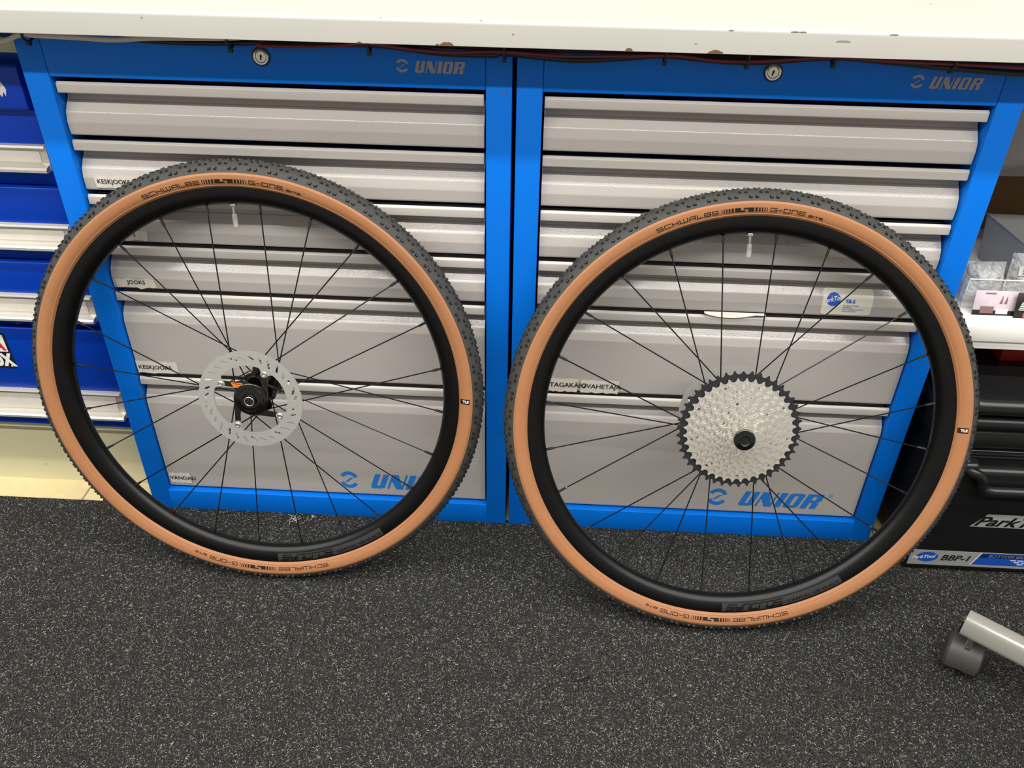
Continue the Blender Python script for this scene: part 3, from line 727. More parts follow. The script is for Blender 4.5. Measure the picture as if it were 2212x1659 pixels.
def rim_decal():
    mb = MB(); a0, a1 = R(-88.5), R(-52.5); n = 60
    us = [0.0035 + 0.0135 * i / 6 for i in range(7)]
    for i in range(n):
        A, B_ = a0 + (a1 - a0) * i / n, a0 + (a1 - a0) * (i + 1) / n
        for u0, u1 in zip(us[:-1], us[1:]):
            mb.add([rim_pt(u0, A), rim_pt(u0, B_), rim_pt(u1, B_), rim_pt(u1, A)], [(0, 1, 2, 3)], 0)
    def fn(start, ub): return lambda s, b: rim_pt(max(0.0005, ub + b), R(start) + s / 0.303, 0.0006)
    q, w = stroke_quads('SYNCROS', 0.0088, 0.0025, 0.40, shear=0.45); k = R(16.2) * 0.303 / w
    quads_to(mb, [[(a * k, b) for a, b in qq] for qq in q], fn(-87.2, 0.0055), 1)
    f = fn(-69.2, 0.0060)
    for t, st_ in (('CAPITAL', -69.0), ('GR 25 AL II', -61.2)):
        vs_, fs, w = font2d(t, 0.0042, bold=0.012)
        kk = R(6.8 if t == 'CAPITAL' else 7.8) * 0.303 / w
        g = fn(st_, 0.0060); mb.add([g(a * kk, b) for a, b in vs_], fs, 1)
    return mb.mesh('rim_decal', ['decal', 'gloss_black'])
decal_me = rim_decal()

def spoke_meshes(zf, zb, rf, deltas):
    """four spokes of one 60 degree group: (rim angle offset, flange z, hub angle lead)"""
    out = []
    for j, (side, dl_) in enumerate(deltas):
        a = R(-15 * j); z = zf if side > 0 else zb
        p = Vector((0.2895 * math.cos(a), 0.2895 * math.sin(a), 0.0025 * side))
        h = Vector((rf * math.cos(a + R(dl_)), rf * math.sin(a + R(dl_)), z))
        d = (h - p).normalized()
        sp = MB().tube([p + d * 0.012, h], 0.00105, 6).mesh('spoke', 'spoke', smooth=60)
        npp = MB().tube([p - d * 0.001, p + d * 0.008, p + d * 0.0115, p + d * 0.0135], [0.0021, 0.0021, 0.0018, 0.0011], 8).mesh('nipple', 'nipple', smooth=40)
        out.append((sp, npp))
    return out
PAT = ((1, 66), (-1, -62), (1, -66), (-1, 62))
front_spokes = spoke_meshes(0.024, -0.028, 0.0285, PAT)
rear_spokes = spoke_meshes(0.010, -0.033, 0.0285, PAT)

def valve_meshes():
    nut = MB().lathe([(0, 0.0005), (0.0026, 0.0005), (0.0052, 0.0), (0.0056, -0.0012), (0.0056, -0.0034), (0.0050, -0.0042), (0.0024, -0.0042)], 20).mesh('valve_nut', 'chrome', smooth=35)
    stem = MB().lathe([(0.0024, 0.0), (0.0024, -0.0215), (0.0018, -0.0225), (0.0, -0.0225)], 16).mesh('valve', 'chrome', smooth=40)
    capm = MB().lathe([(0.0034, -0.0150), (0.0036, -0.0170), (0.0036, -0.0290), (0.0031, -0.0325), (0.0018, -0.0345), (0.0, -0.0350)], 20).mesh('valve_cap', 'clear', smooth=50)
    return nut, stem, capm
vnut, vstem, vcap = valve_meshes()

def circle(r, n, a0=0.0, cx=0, cy=0): return [(cx + r * math.cos(a0 + 2 * math.pi * k / n), cy + r * math.sin(a0 + 2 * math.pi * k / n)) for k in range(n)]
RIVA = [60.0, 150.3, -119.0, -30.5]
def rotor_mesh():
    N = 360; outer = []
    for k in range(N):
        a = 360 * k / N; ph = (a - 12) % 51.43 / 51.43
        outer.append((0.0800 - 0.0016 * max(0, 1 - ph / 0.10) - 0.0004 * ph, a))
    outer = [(r * math.cos(R(a)), r * math.sin(R(a))) for r, a in outer]
    inner = []
    for k in range(N):
        a = 360 * k / N; r = 0.0560
        for v in RIVA:
            d = (a - v + 180) % 360 - 180; s = abs(R(d)) * 0.05
            if s < 0.0058: r = min(r, 0.0495 - math.sqrt(max(0, 0.0058 ** 2 - s ** 2)))
            elif s < 0.011: r = min(r, 0.0495 + (0.0565 - 0.0495) * ((s - 0.0058) / 0.0052) ** 0.6)
        inner.append((r * math.cos(R(a)), r * math.sin(R(a))))
    slots = []
    ns = 31
    for i in range(ns):
        a = 2 * math.pi * i / ns + 0.05; rr = 0.0682 + 0.0012 * math.sin(i * 2.1)
        L = 0.0062 + 0.0012 * math.sin(i * 1.7); w = 0.00165
        tilt = a + R(44 + 16 * math.sin(4 * a + 0.9))
        c_ = Vector((rr * math.cos(a), rr * math.sin(a))); d = Vector((math.cos(tilt), math.sin(tilt))); nn = Vector((-d.y, d.x))
        pts = []
        for k in range(7): t = R(-90 + 180 * k / 6); pts.append(c_ + d * (L - w + w * math.cos(t)) + nn * w * math.sin(t))
        for k in range(7): t = R(90 + 180 * k / 6); pts.append(c_ - d * (L - w) + (d * math.cos(t) + nn * math.sin(t)) * w)
        slots.append([(p.x, p.y) for p in pts])
    return curve_plate([outer, inner] + slots, 0.0019, 'steel', 'brake_disc')
rotor_me = rotor_mesh()
def carrier_mesh():
    mb = MB()
    mb.lathe([(0.0125, -0.004), (0.0258, -0.004), (0.0262, 0.0), (0.0240, 0.0016), (0.0215, 0.0018), (0.0205, 0.0032), (0.0190, 0.0034), (0.0180, 0.0016), (0.0150, 0.0014), (0.0125, 0.0024)], 56, closed=True)
    for v in RIVA:
        p1 = Vector((0.0512 * math.cos(R(v)), 0.0512 * math.sin(R(v))))
        p0 = Vector((0.0215 * math.cos(R(v - 58)), 0.0215 * math.sin(R(v - 58))))
        d = (p1 - p0).normalized(); nn = Vector((-d.y, d.x))
        if nn.dot(p0) < 0: nn = -nn
        poly = [p0 + nn * 0.0042 - d * 0.010, p0 + nn * 0.0044 + d * 0.004, p0 + nn * 0.0040 + (p1 - p0) * .5, p1 + nn * 0.0036, p1 + nn * 0.0030 + d * 0.004, p1 - nn * 0.0030 + d * 0.004, p1 - nn * 0.0040, p0 - nn * 0.0044 + (p1 - p0) * .55, p0 - nn * 0.0080 + (p1 - p0) * .28, p0 - nn * 0.016]
        mb.prism_z([(q.x, q.y) for q in poly], -0.0040, -0.0012)
    me = mb.mesh('disc_carrier', 'gloss_black', smooth=40); return me
carrier_me = carrier_mesh()
rivet_me = MB().lathe([(0, 0.0013), (0.0020, 0.0013), (0.0027, 0.0018), (0.0034, 0.0018), (0.0042, 0.0010), (0.0043, 0.0)], 24).mesh('rivet', 'chrome', smooth=30)
def flange_poly(r0, r1, lobes, phase):
    return [((r0 + (r1 - r0) * (0.5 + 0.5 * math.cos(lobes * (t - phase))) ** 0.7) * math.cos(t), (r0 + (r1 - r0) * (0.5 + 0.5 * math.cos(lobes * (t - phase))) ** 0.7) * math.sin(t)) for t in [2 * math.pi * k / 96 for k in range(96)]]
def hub_mesh(z0, z1, zf, zb, r):
    mb = MB()
    mb.lathe([(0.0, z0), (0.0098, z0), (0.0102, z0 + 0.004), (0.0135, z0 + 0.008), (0.0165, zb - 0.006), (r + 0.004, zb - 0.003), (r + 0.002, zb + 0.003), (r, zb + 0.010), (r, zf - 0.010), (r + 0.002, zf - 0.003), (r + 0.004, zf + 0.003), (0.0165, zf + 0.006), (0.0135, z1 - 0.008), (0.0105, z1 - 0.004), (0.0098, z1), (0.0, z1)], 40)
    mb.prism_z(flange_poly(0.0235, 0.0325, 6, R(20)), zf - 0.0018, zf + 0.0018)
    mb.prism_z(flange_poly(0.0235, 0.0325, 6, R(50)), zb - 0.0018, zb + 0.0018)
    return mb.mesh('hub', 'gloss_black', smooth=35)

def wheel(cx, yb, tilt, label, front):
    w = root('bicycle_wheel', (cx, yb, 0.0), label, 'bicycle wheel', 'two wheels leaning on the cabinets')
    n = Vector((0, -math.cos(tilt), math.sin(tilt))); v = Vector((0, math.sin(tilt), math.cos(tilt))); h = Vector((1, 0, 0))
    Mx = Matrix((( h.x, v.x, n.x), (h.y, v.y, n.y), (h.z, v.z, n.z)))
    w.rotation_euler = Mx.to_euler()
    off = Mx.inverted() @ (v * RC + Vector((0, 0, TW)))
    spin = 0.0 if front else R(3.0)
    vang = 92.0 if front else 92.6
    t = put('tire', tire_me, w, off, (0, 0, spin)); t['label'] = 'knobbly black tread'
    s = put('sidewall', side_me, w, off, (0, 0, spin)); s['label'] = 'tan sidewall'
    for q_ in (0.0, -186.8): put('sidewall_lettering', print_me, s, (0, 0, 0), (0, 0, R(q_)))
    tl = put('tle_label', tle_me, s, (0, 0, 0), (0, 0, R(0.4) if front else R(-0.2)))
    tr = put('tread', tread_me, t); tr['kind'] = 'stuff'
    for k in range(KN):
        th = k * PITCH_A
        for sg in (-1, 1):
            o = put('tread_knob', big_kn, t); o.matrix_local = knob_frame(th + sg * HALF_PAIR, R(55))
            if k in (0, 38): continue
            o = put('tread_knob', mid_kn, t); o.matrix_local = knob_frame(th + PITCH_A * .5 + sg * HALF_PAIR * .95, R(34))
    rim = put('rim', rim_me, w, off); put('rim_decal', decal_me, rim)
    sps = front_spokes if front else rear_spokes
    for g in range(6):
        for j in range(4):
            sp = put('spoke', sps[j][0], w, off, (0, 0, R(vang + 7.5 - 60 * g)))
            put('nipple', sps[j][1], sp)
    va = R(vang)
    # valve points from the rim towards the hub
    er = Vector((math.cos(va), math.sin(va), 0)); vm = Matrix(((math.sin(va), 0, er.x, er.x * 0.2908), (-math.cos(va), 0, er.y, er.y * 0.2908), (0, 1, 0, 0), (0, 0, 0, 1)))
    vv = put('valve', vstem, w); vv.matrix_local = Matrix.Translation(off) @ vm
    put('valve_nut', vnut, vv); cpv = put('valve_cap', vcap, vv); cpv['label'] = 'clear plastic cap'
    if front:
        hb = put('hub', hub_mesh(-0.050, 0.0478, 0.024, -0.028, 0.0125), w, off)
        ec = put('end_cap', MB().lathe([(0.0060, 0.0440), (0.0062, 0.0482), (0.0066, 0.0485), (0.0072, 0.0485), (0.0076, 0.0481), (0.0076, 0.044)], 32).mesh('end_cap', 'chrome', smooth=35), hb)
        put('axle_bore', MB().lathe([(0.0, 0.0479), (0.0060, 0.0479)], 24).mesh('axle_bore', 'black'), hb)
        put('lock_ring', MB().lathe([(0.0100, 0.0395), (0.0100, 0.0445), (0.0125, 0.0450), (0.0185, 0.0435), (0.0205, 0.0415), (0.0210, 0.0395)], 40).mesh('lock_ring', 'gloss_black', smooth=30), hb)
        ro = put('brake_disc', rotor_me, w, off + Vector((0, 0, 0.0400))); ro['label'] = 'slotted steel brake disc'
        cr = put('disc_carrier', carrier_me, w, off + Vector((0, 0, 0.0405)))
        for a in RIVA: put('rivet', rivet_me, ro, (0.0500 * math.cos(R(a)), 0.0500 * math.sin(R(a)), 0.0009))
        # orange sticker half way along one arm
        a = RIVA[1]; p1 = Vector((0.0512 * math.cos(R(a)), 0.0512 * math.sin(R(a)), 0)); p0 = Vector((0.0215 * math.cos(R(a - 58)), 0.0215 * math.sin(R(a - 58)), 0))
        d = (p1 - p0).normalized(); q = p0 + (p1 - p0) * 0.42; nn = Vector((-d.y, d.x, 0))
        if nn.dot(p0) < 0: nn = -nn
        lift = Vector((0, 0, -0.0009))
        sk = MB().add([q - d * .0085 + nn * .0036 + lift, q + d * .0085 + nn * .0036 + lift, q + d * .0085 + nn * .001 + lift, q + d * .0045 - nn * .0046 + lift, q - d * .0045 - nn * .0046 + lift, q - d * .0085 + nn * .001 + lift], [(0, 1, 2, 3, 4, 5)])
        for aa, bb, w0 in ((.0022, .0012, .0130), (-.0012, -.0022, .0026)):
            sk.add([q - d * w0 / 2 + nn * aa + lift * .8, q + d * w0 / 2 + nn * aa + lift * .8, q + d * w0 / 2 + nn * bb + lift * .8, q - d * w0 / 2 + nn * bb + lift * .8], [(0, 1, 2, 3)], 1)
        o = put('warning_sticker', sk.mesh('warning_sticker', ['orange', 'print']), cr); o['label'] = 'orange sticker'
    else:
        put('hub', hub_mesh(-0.070, 0.0600, 0.010, -0.033, 0.0155), w, off)
        ro = put('brake_disc', rotor_me, w, off + Vector((0, 0, -0.0520)), (0, R(180), R(20))); ro['label'] = 'slotted steel brake disc'
        put('disc_carrier', carrier_me, w, off + Vector((0, 0, -0.0520)), (0, R(180), R(20)))
        for a in RIVA: put('rivet', rivet_me, ro, (0.0500 * math.cos(R(a)), 0.0500 * math.sin(R(a)), 0.0009))
        cassette(w, off)
    return w

def sprocket_mesh(N, rin, m, ph=0.0, th=0.0016, z=0.0, nholes=0):
    rp = 12.7e-3 / (2 * math.sin(math.pi / N)); out = []
    half = ((0.0, -3.5), (1.6, -3.3), (2.9, -2.6), (3.8, -1.5), (4.5, 0.0), (5.2, 1.3), (5.7, 2.0), (6.1, 2.2))
    prof = tuple((x / 12.7, d / 1000) for x, d in half) + tuple((1 - x / 12.7, d / 1000) for x, d in half[:0:-1])
    for k in range(N):
        mod = 0.0 if (k * 7) % 11 else -0.0012
        for u, d in prof:
            a = 2 * math.pi * (k + u) / N + ph; r = rp + d + (mod if d > 0 else 0)
            out.append((r * math.cos(a), r * math.sin(a)))
    loops = [out, circle(rin, max(36, N))]
    if nholes:
        rh = rp - 0.0098; 
        for i in range(nholes):
            a = 2 * math.pi * (i + .3) / nholes + ph
            loops.append([(rh * math.cos(a) + 0.0020 * math.cos(t) , rh * math.sin(a) + 0.0016 * math.sin(t)) for t in [2 * math.pi * q / 12 for q in range(12)]])
    me = curve_plate(loops, th, m, 'sprocket')
    return me, rp
def cassette(w, off):
    TE = [45, 40, 36, 32, 28, 24, 21, 18, 16, 14, 12, 10]
    z = 0.0170
    for i, N in enumerate(TE):
        rp = 12.7e-3 / (2 * math.sin(math.pi / N))
        rin = max(0.0105, rp - (0.0195 if i == 0 else 0.0170))
        me, _ = sprocket_mesh(N, rin, 'sprocket_black' if i == 0 else 'nickel', ph=0.37 * i, nholes=0 if i == 0 else (0, 9, 8, 7, 6, 6, 5, 0, 0, 0, 0, 0)[i])
        o = put('sprocket', me, w, off + Vector((0, 0, z)))
        o['label'] = 'black largest sprocket' if i == 0 else 'silver %d tooth sprocket' % N
        if 0 < i < 7:
            pin = MB().lathe([(0, .0016), (.0011, .0016), (.0014, .0008), (.0014, -.001)], 10).mesh('rivet', 'chrome', smooth=40)
            for k in range(3):
                a = 0.6 * i + 2.094 * k; rr = rp - 0.0072
                put('rivet', pin, o, (rr * math.cos(a), rr * math.sin(a), 0.0))
        z += 0.00335 if i else 0.0037
    core = MB().lathe([(0.0150, 0.012), (0.0300, 0.014), (0.0300, 0.0235), (0.0150, 0.045), (0.0130, z - 0.002)], 40).mesh('freehub', 'sprocket_black', smooth=40)
    put('freehub', core, w, off)
    lr = put('lock_ring', MB().lathe([(0.0068, z - 0.001), (0.0070, z + 0.0042), (0.0082, z + 0.0048), (0.0120, z + 0.0036), (0.0146, z + 0.0030), (0.0156, z + 0.0012), (0.0156, z - 0.0016)], 48).mesh('lock_ring', 'gloss_black', smooth=30), w, off)
    put('axle_bore', MB().lathe([(0.0, z + 0.0006), (0.0058, z + 0.0006), (0.0062, z + 0.0036), (0.0070, z + 0.0042)], 32).mesh('axle_bore', 'sprocket_black', smooth=30), lr)

wheel(-0.3885, -0.1488, 0.1953, 'tan-sided gravel bicycle wheel with slotted brake disc facing out', True)
wheel(0.3508, -0.2125, 0.2945, 'tan-sided gravel bicycle wheel with silver sprocket cassette facing out', False)

# ------------------------------------------------------------------ shelf beside the cabinets and what is on and under it
SZ = 0.468
sh = root('shelf', (0.70, -0.01, FLOOR_Z), 'white shelf board beside the blue cabinet above the black cases', 'shelf')
def sput(name, me, par=sh): return put(name, me, par, (-0.70, 0.01, -FLOOR_Z) if par is sh else (0, 0, 0))
sput('board', rbox(0.676, 1.55, -0.010, 0.52, SZ - 0.027, SZ, 'shelfwhite', 0.0015))
sput('rail', rbox(0.676, 1.55, -0.006, 0.02, SZ - 0.042, SZ - 0.0268, 'shelfwhite', 0.001))
sput('leg', rbox(1.50, 1.54, 0.0, 0.04, FLOOR_Z, SZ - 0.041, 'shelfwhite', 0.001)); sput('leg', rbox(1.50, 1.54, 0.46, 0.50, FLOOR_Z, SZ - 0.0275, 'shelfwhite', 0.001))
sput('leg', rbox(0.677, 0.705, 0.46, 0.50, FLOOR_Z, SZ - 0.0275, 'shelfwhite', 0.001))

# clear parts bin: floor, four sloping walls, rim
bn = root('parts_bin', (0.82, 0.09, SZ), 'grey translucent plastic parts bin behind the clear box on the white shelf', 'plastic bin')
BX, BXX, BY, BYY, BZ = 0.803, 1.06, 0.112, 0.228, SZ + 0.078
def bp(n_, me): return put(n_, me, bn, (-0.82, -0.09, -SZ))
def slab4(p, d):
    q = [tuple(Vector(a) + Vector(d)) for a in p]
    return MB().add(list(p) + q, [(0, 1, 2, 3), (7, 6, 5, 4)] + [(i, (i + 1) % 4, (i + 1) % 4 + 4, i + 4) for i in range(4)])
bp('base', MB().box(BX, BXX, BY, BYY, SZ + 0.0003, SZ + 0.0023).mesh('base', 'bin'))
bp('front_wall', slab4([(BX, BY, SZ + .002), (BXX, BY, SZ + .002), (BXX, BY - .012, BZ), (BX + .006, BY - .012, BZ)], (0, .0018, 0)).mesh('front_wall', 'bin'))
bp('side_wall', slab4([(BX, BY, SZ + .002), (BX, BYY, SZ + .002), (BX - .006, BYY + .01, BZ), (BX + .006, BY - .012, BZ)], (.0018, 0, 0)).mesh('side_wall', 'bin'))
bp('side_wall', slab4([(BXX, BY, SZ + .002), (BXX, BYY, SZ + .002), (BXX, BYY + .01, BZ), (BXX, BY - .012, BZ)], (-.0018, 0, 0)).mesh('side_wall', 'bin'))
bp('back_wall', slab4([(BX, BYY, SZ + .002), (BXX, BYY, SZ + .002), (BXX, BYY + .01, BZ), (BX - .006, BYY + .01, BZ)], (0, -.0018, 0)).mesh('back_wall', 'bin'))
bp('rim', MB().tube([(BXX, BY - .012, BZ), (BX + .006, BY - .012, BZ), (BX - .006, BYY + .01, BZ)], 0.0018, 6).mesh('rim', 'silverp', smooth=50))
cbo = root('clear_box', (0.80, 0.07, SZ), 'low clear plastic box holding crumpled bags behind the product cards', 'plastic box')
def cp_(n_, me): return put(n_, me, cbo, (-0.80, -0.07, -SZ))
QX, QXX, QY, QYY, QZ = 0.7035, 0.90, 0.046, 0.101, SZ + 0.051
cp_('base', MB().box(QX, QXX, QY, QYY, SZ + .0003, SZ + .0018).mesh('base', 'clear'))
cp_('front_wall', MB().box(QX, QXX, QY, QY + .0012, SZ + .0018, QZ).mesh('front_wall', 'clear')); cp_('back_wall', MB().box(QX, QXX, QYY - .0012, QYY, SZ + .0018, QZ).mesh('back_wall', 'clear'))
cp_('side_wall', MB().box(QX, QX + .0012, QY + .0012, QYY - .0012, SZ + .0018, QZ).mesh('side_wall', 'clear')); cp_('side_wall', MB().box(QXX - .0012, QXX, QY + .0012, QYY - .0012, SZ + .0018, QZ).mesh('side_wall', 'clear'))
cp_('rim', MB().tube([(QX, QY - .0006, QZ), (QXX, QY - .0006, QZ)], 0.0011, 6).tube([(QX, QY - .0006, QZ), (QX, QY - .0006, QZ - .020)], 0.0009, 6).tube([(0.757, QY - .0008, QZ), (0.757, QY - .0008, QZ - .010)], 0.0009, 6).mesh('rim', 'white', smooth=50))
def pillow(name, cx, cy, cz, sx, sy, sz, m, label, rot, cat='bag', seed=0, group='clear bags in the clear box', tagtext=True):
    rr = np.random.default_rng(seed); n = 14; V = []; F = []
    for s_ in (1, -1):
        for i in range(n + 1):
            for j in range(n + 1):
                u, v = i / n * 2 - 1, j / n * 2 - 1
                bulge = (1 - u * u) ** .5 * (1 - v * v) ** .5 * (1 + .25 * math.sin(5 * u + seed) * math.cos(4 * v)) + rr.normal(0, .02)
                V.append((u * sx / 2, s_ * (bulge * sy / 2) + (0.0004 * s_), v * sz / 2))
    for s_ in (0, 1):
        o_ = s_ * (n + 1) ** 2
        for i in range(n):
            for j in range(n): F.append((o_ + i * (n + 1) + j, o_ + (i + 1) * (n + 1) + j, o_ + (i + 1) * (n + 1) + j + 1, o_ + i * (n + 1) + j + 1))
    mb = MB().add(V, F)
    r_ = root(name, (cx, cy, cz - sz / 2 * math.cos(rot[0])), label, cat, group)
    o = put('film', mb.mesh('film', m, smooth=60), r_, (0, 0, sz / 2 * math.cos(rot[0])), rot)
    return r_, o
b1, f1 = pillow('clear_bag', 0.7385, 0.0735, SZ + 0.0345, 0.060, 0.036, 0.064, 'bag', 'small crumpled clear plastic bag in the corner of the clear box', (R(-8), 0, R(3)), seed=2)
b2, f2 = pillow('clear_bag', 0.8180, 0.0735, SZ + 0.0420, 0.088, 0.036, 0.079, 'bag', 'crumpled clear plastic bag with a white printed label in the clear box', (R(-8), 0, R(-3)), seed=5)
lb = MB().add([(-0.036, -0.0165, 0.008), (-0.008, -0.0205, 0.012), (-0.008, -0.0190, 0.026), (-0.036, -0.0150, 0.022)], [(0, 1, 2, 3)], 0)
for j in range(3): lb.add([(-0.031, -0.0182, 0.012 + 0.004 * j), (-0.016 - 0.003 * j, -0.0203, 0.0142 + 0.004 * j), (-0.016 - 0.003 * j, -0.0203, 0.0156 + 0.004 * j), (-0.031, -0.0182, 0.0134 + 0.004 * j)], [(0, 1, 2, 3)], 1)
put('bag_label', lb.mesh('bag_label', ['paper', 'print']), f2)

# two product cards leaning on the bin front
def card(x0, x1, y, z0, z1, name, label):
    r_ = root(name, ((x0 + x1) / 2, y, z0), label, 'product card', 'product cards on the white shelf', (R(-14), 0, 0))
    return r_
c1 = card(0.717, 0.777, 0.026, SZ + 0.0003, SZ + 0.040, 'product_card', 'pale picture card with black base strip standing before the clear box')
w2 = 0.030
put('board', rbox(-w2 - .003, w2 + .003, 0.0, 0.0012, 0.0, 0.0385, 'photo', 0.0004, 1), c1)
cm = MB().box(-w2 - .0032, w2 + .0032, -0.0006, 0.0002, 0.0, 0.0075, 0)
cm.box(-0.022, -0.002, -0.0009, 0.0, 0.0030, 0.0135, 1).box(-0.014, -0.004, -0.0012, 0.0, 0.006, 0.0105, 2).box(0.002, 0.020, -0.0009, 0.0, 0.0025, 0.0100, 3)
for x_ in (0.008, 0.015): cm.add([(x_ - .003, -0.0006, 0.0185), (x_ + .0016, -0.0006, 0.0185), (x_ + .0016, -0.0006, 0.026), (x_ + .0008, -0.0006, 0.032), (x_ - .0006, -0.0006, 0.025)], [(0, 1, 2, 3, 4)], 2)
for k in range(6): cm.box(-0.018 + 0.0027 * k, -0.0162 + 0.0027 * k, -0.0008, 0.0, 0.0335, 0.0355, 2)
put('printing', cm.mesh('printing', ['black', 'pink', 'pink', 'white']), c1)
c2 = card(0.768, 0.853, 0.0195, SZ + 0.0003, SZ + 0.040, 'product_card', 'black card with white small print and coral patch on the white shelf')
put('board', rbox(-0.036, 0.045, 0.0, 0.0012, 0.0, 0.040, 'black', 0.0004, 1), c2)
cm = MB()
for j in range(2): cm.box(-0.0240, -0.0040 + 0.004 * j, -0.0006, 0.0, 0.0335 - 0.0052 * j, 0.0362 - 0.0052 * j, 0)
for j in range(5): cm.box(-0.0275 - 0.0008 * j, 0.0040 + 0.003 * (j % 3), -0.0006, 0.0, 0.0235 - 0.0027 * j, 0.0248 - 0.0027 * j, 0)
cm.box(-0.0225, 0.012, -0.0007, 0.0, 0.0012, 0.0085, 1)
put('printing', cm.mesh('printing', ['white', 'coral']), c2)

# cardboard box with a grey sack on the shelf behind the bin
cbx = root('cardboard_box', (0.98, 0.41, SZ), 'open brown cardboard box behind the parts bin on the white shelf', 'cardboard box')
def cbp(n_, me): return put(n_, me, cbx, (-0.98, -0.41, -SZ))
cbp('front_panel', MB().box(0.69, 1.26, 0.352, 0.356, SZ + .0003, SZ + .30).mesh('front_panel', 'cardboard'))
cbp('back_panel', MB().box(0.69, 1.26, 0.496, 0.50, SZ + .0003, SZ + .30).mesh('back_panel', 'cardboard'))
cbp('side_panel', MB().box(0.69, 0.694, 0.356, 0.496, SZ + .0003, SZ + .30).mesh('side_panel', 'cardboard')); cbp('side_panel', MB().box(1.256, 1.26, 0.356, 0.496, SZ + .0003, SZ + .30).mesh('side_panel', 'cardboard'))
sk_ = MB(); V = []; F = []; nu, nv = 28, 16
for i in range(nv + 1):
    t = i / nv; z_ = 0.622 + 0.2400 * t; th_ = 0.055 * math.sin(math.pi * min(1.0, 0.04 + t * 1.25)) ** 0.6 if t < 0.76 else 0.055 * (1 - (t - .76) / .24) ** .7 + 0.004
    for k in range(nu):
        a = 2 * math.pi * k / nu; ca, sa = math.cos(a), math.sin(a)
        x_ = 0.90 + math.copysign(abs(ca) ** 0.5, ca) * (0.20 - 0.02 * (1 - t)); y_ = 0.255 + math.copysign(abs(sa) ** 0.8, sa) * th_ * (1 + .1 * math.sin(5 * ca + 6 * t))
        V.append((x_, y_, z_ + 0.018 * (1 - t) * math.sin(x_ * 14 + 1.4)))
for i in range(nv):
    for k in range(nu): F.append((i * nu + k, i * nu + (k + 1) % nu, (i + 1) * nu + (k + 1) % nu, (i + 1) * nu + k))
F += [tuple(range(nu))[::-1], tuple(range(nv * nu, (nv + 1) * nu))]
so = put('plastic_sack', sk_.add(V, F).mesh('plastic_sack', 'greycloth', smooth=70)); tag(so, 'grey plastic sack hanging under the worktop in front of the cardboard box', 'sack')

# black moulded cases under the shelf
def rrect(x0, x1, y0, y1, r, n=8):
    pts = []
    for cx, cy, a0 in ((x1 - r, y1 - r, 0), (x0 + r, y1 - r, 90), (x0 + r, y0 + r, 180), (x1 - r, y0 + r, 270)):
        pts += [(cx + r * math.cos(R(a0 + 90 * k / n)), cy + r * math.sin(R(a0 + 90 * k / n))) for k in range(n + 1)]
    return pts
def shell(x0, x1, y0, y1, z0, z1, r, e, name):
    """slab with rounded plan corners and rolled top and bottom edges"""
    mb = MB(); K = 6; rings = []
    for k in range(K + 1):
        t = R(-90 + 90 * k / K); rings.append((e - e * math.cos(t), z0 + e + e * math.sin(t)))
    for k in range(K + 1):
        t = R(90 * k / K); rings.append((e - e * math.cos(t), z1 - e + e * math.sin(t)))
    n = None; V = []
    for ins, z in rings:
        p = rrect(x0 + ins, x1 - ins, y0 + ins, y1 - ins, max(0.002, r - ins)); n = len(p); V += [(a, b, z) for a, b in p]
    F = []
    for i in range(len(rings) - 1):
        for k in range(n): F.append((i * n + k, i * n + (k + 1) % n, (i + 1) * n + (k + 1) % n, (i + 1) * n + k))
    F += [tuple(range(n))[::-1], tuple(range((len(rings) - 1) * n, len(rings) * n))]
    return mb.add(V, F).mesh(name, 'molded', smooth=50)
tcs = root('tool_case', (0.92, 0.08, 0.0), 'black moulded tool case with silver and blue label strip standing on the carpet', 'tool case')
def tp(n_, me, par=None):
    return put(n_, me, par or tcs, (-0.92, -0.08, 0) if par is None else (0, 0, 0))
CY = -0.066
body = tp('body', shell(0.700, 1.14, CY, 0.24, 0.0005, 0.232, 0.018, 0.010, 'body'))
lid = tp('lid', shell(0.692, 1.15, CY + 0.012, 0.25, 0.258, 0.3060, 0.040, 0.020, 'lid'))
tp('seam', shell(0.702, 1.14, CY + 0.014, 0.24, 0.228, 0.262, 0.030, 0.002, 'seam'))
tp('seam_bead', MB().tube([(0.735, CY + 0.0095, 0.2595), (1.10, CY + 0.0095, 0.2595)], 0.0016, 6).tube([(0.735, CY + 0.009, 0.2535), (1.10, CY + 0.009, 0.2535)], 0.0013, 6).mesh('seam_bead', 'molded', smooth=50))
hpts = sm([(0.742, CY + 0.006, 0.250), (0.744, CY - 0.006, 0.238), (0.760, CY - 0.010, 0.232), (0.771, CY - 0.010, 0.222), (0.776, CY - 0.010, 0.205), (0.790, CY - 0.010, 0.198), (0.830, CY - 0.010, 0.1975), (0.92, CY - 0.010, 0.1975), (1.02, CY - 0.010, 0.1975), (1.05, CY - 0.010, 0.205), (1.064, CY - 0.010, 0.232), (1.085, CY + 0.006, 0.245)], 5)
tp('handle', MB().tube(hpts, 0.0088, 10).mesh('handle', 'molded', smooth=60))
tp('handle_mount', shell(0.722, 0.763, CY - 0.012, CY + 0.02, 0.226, 0.252, 0.010, 0.008, 'handle_mount'))
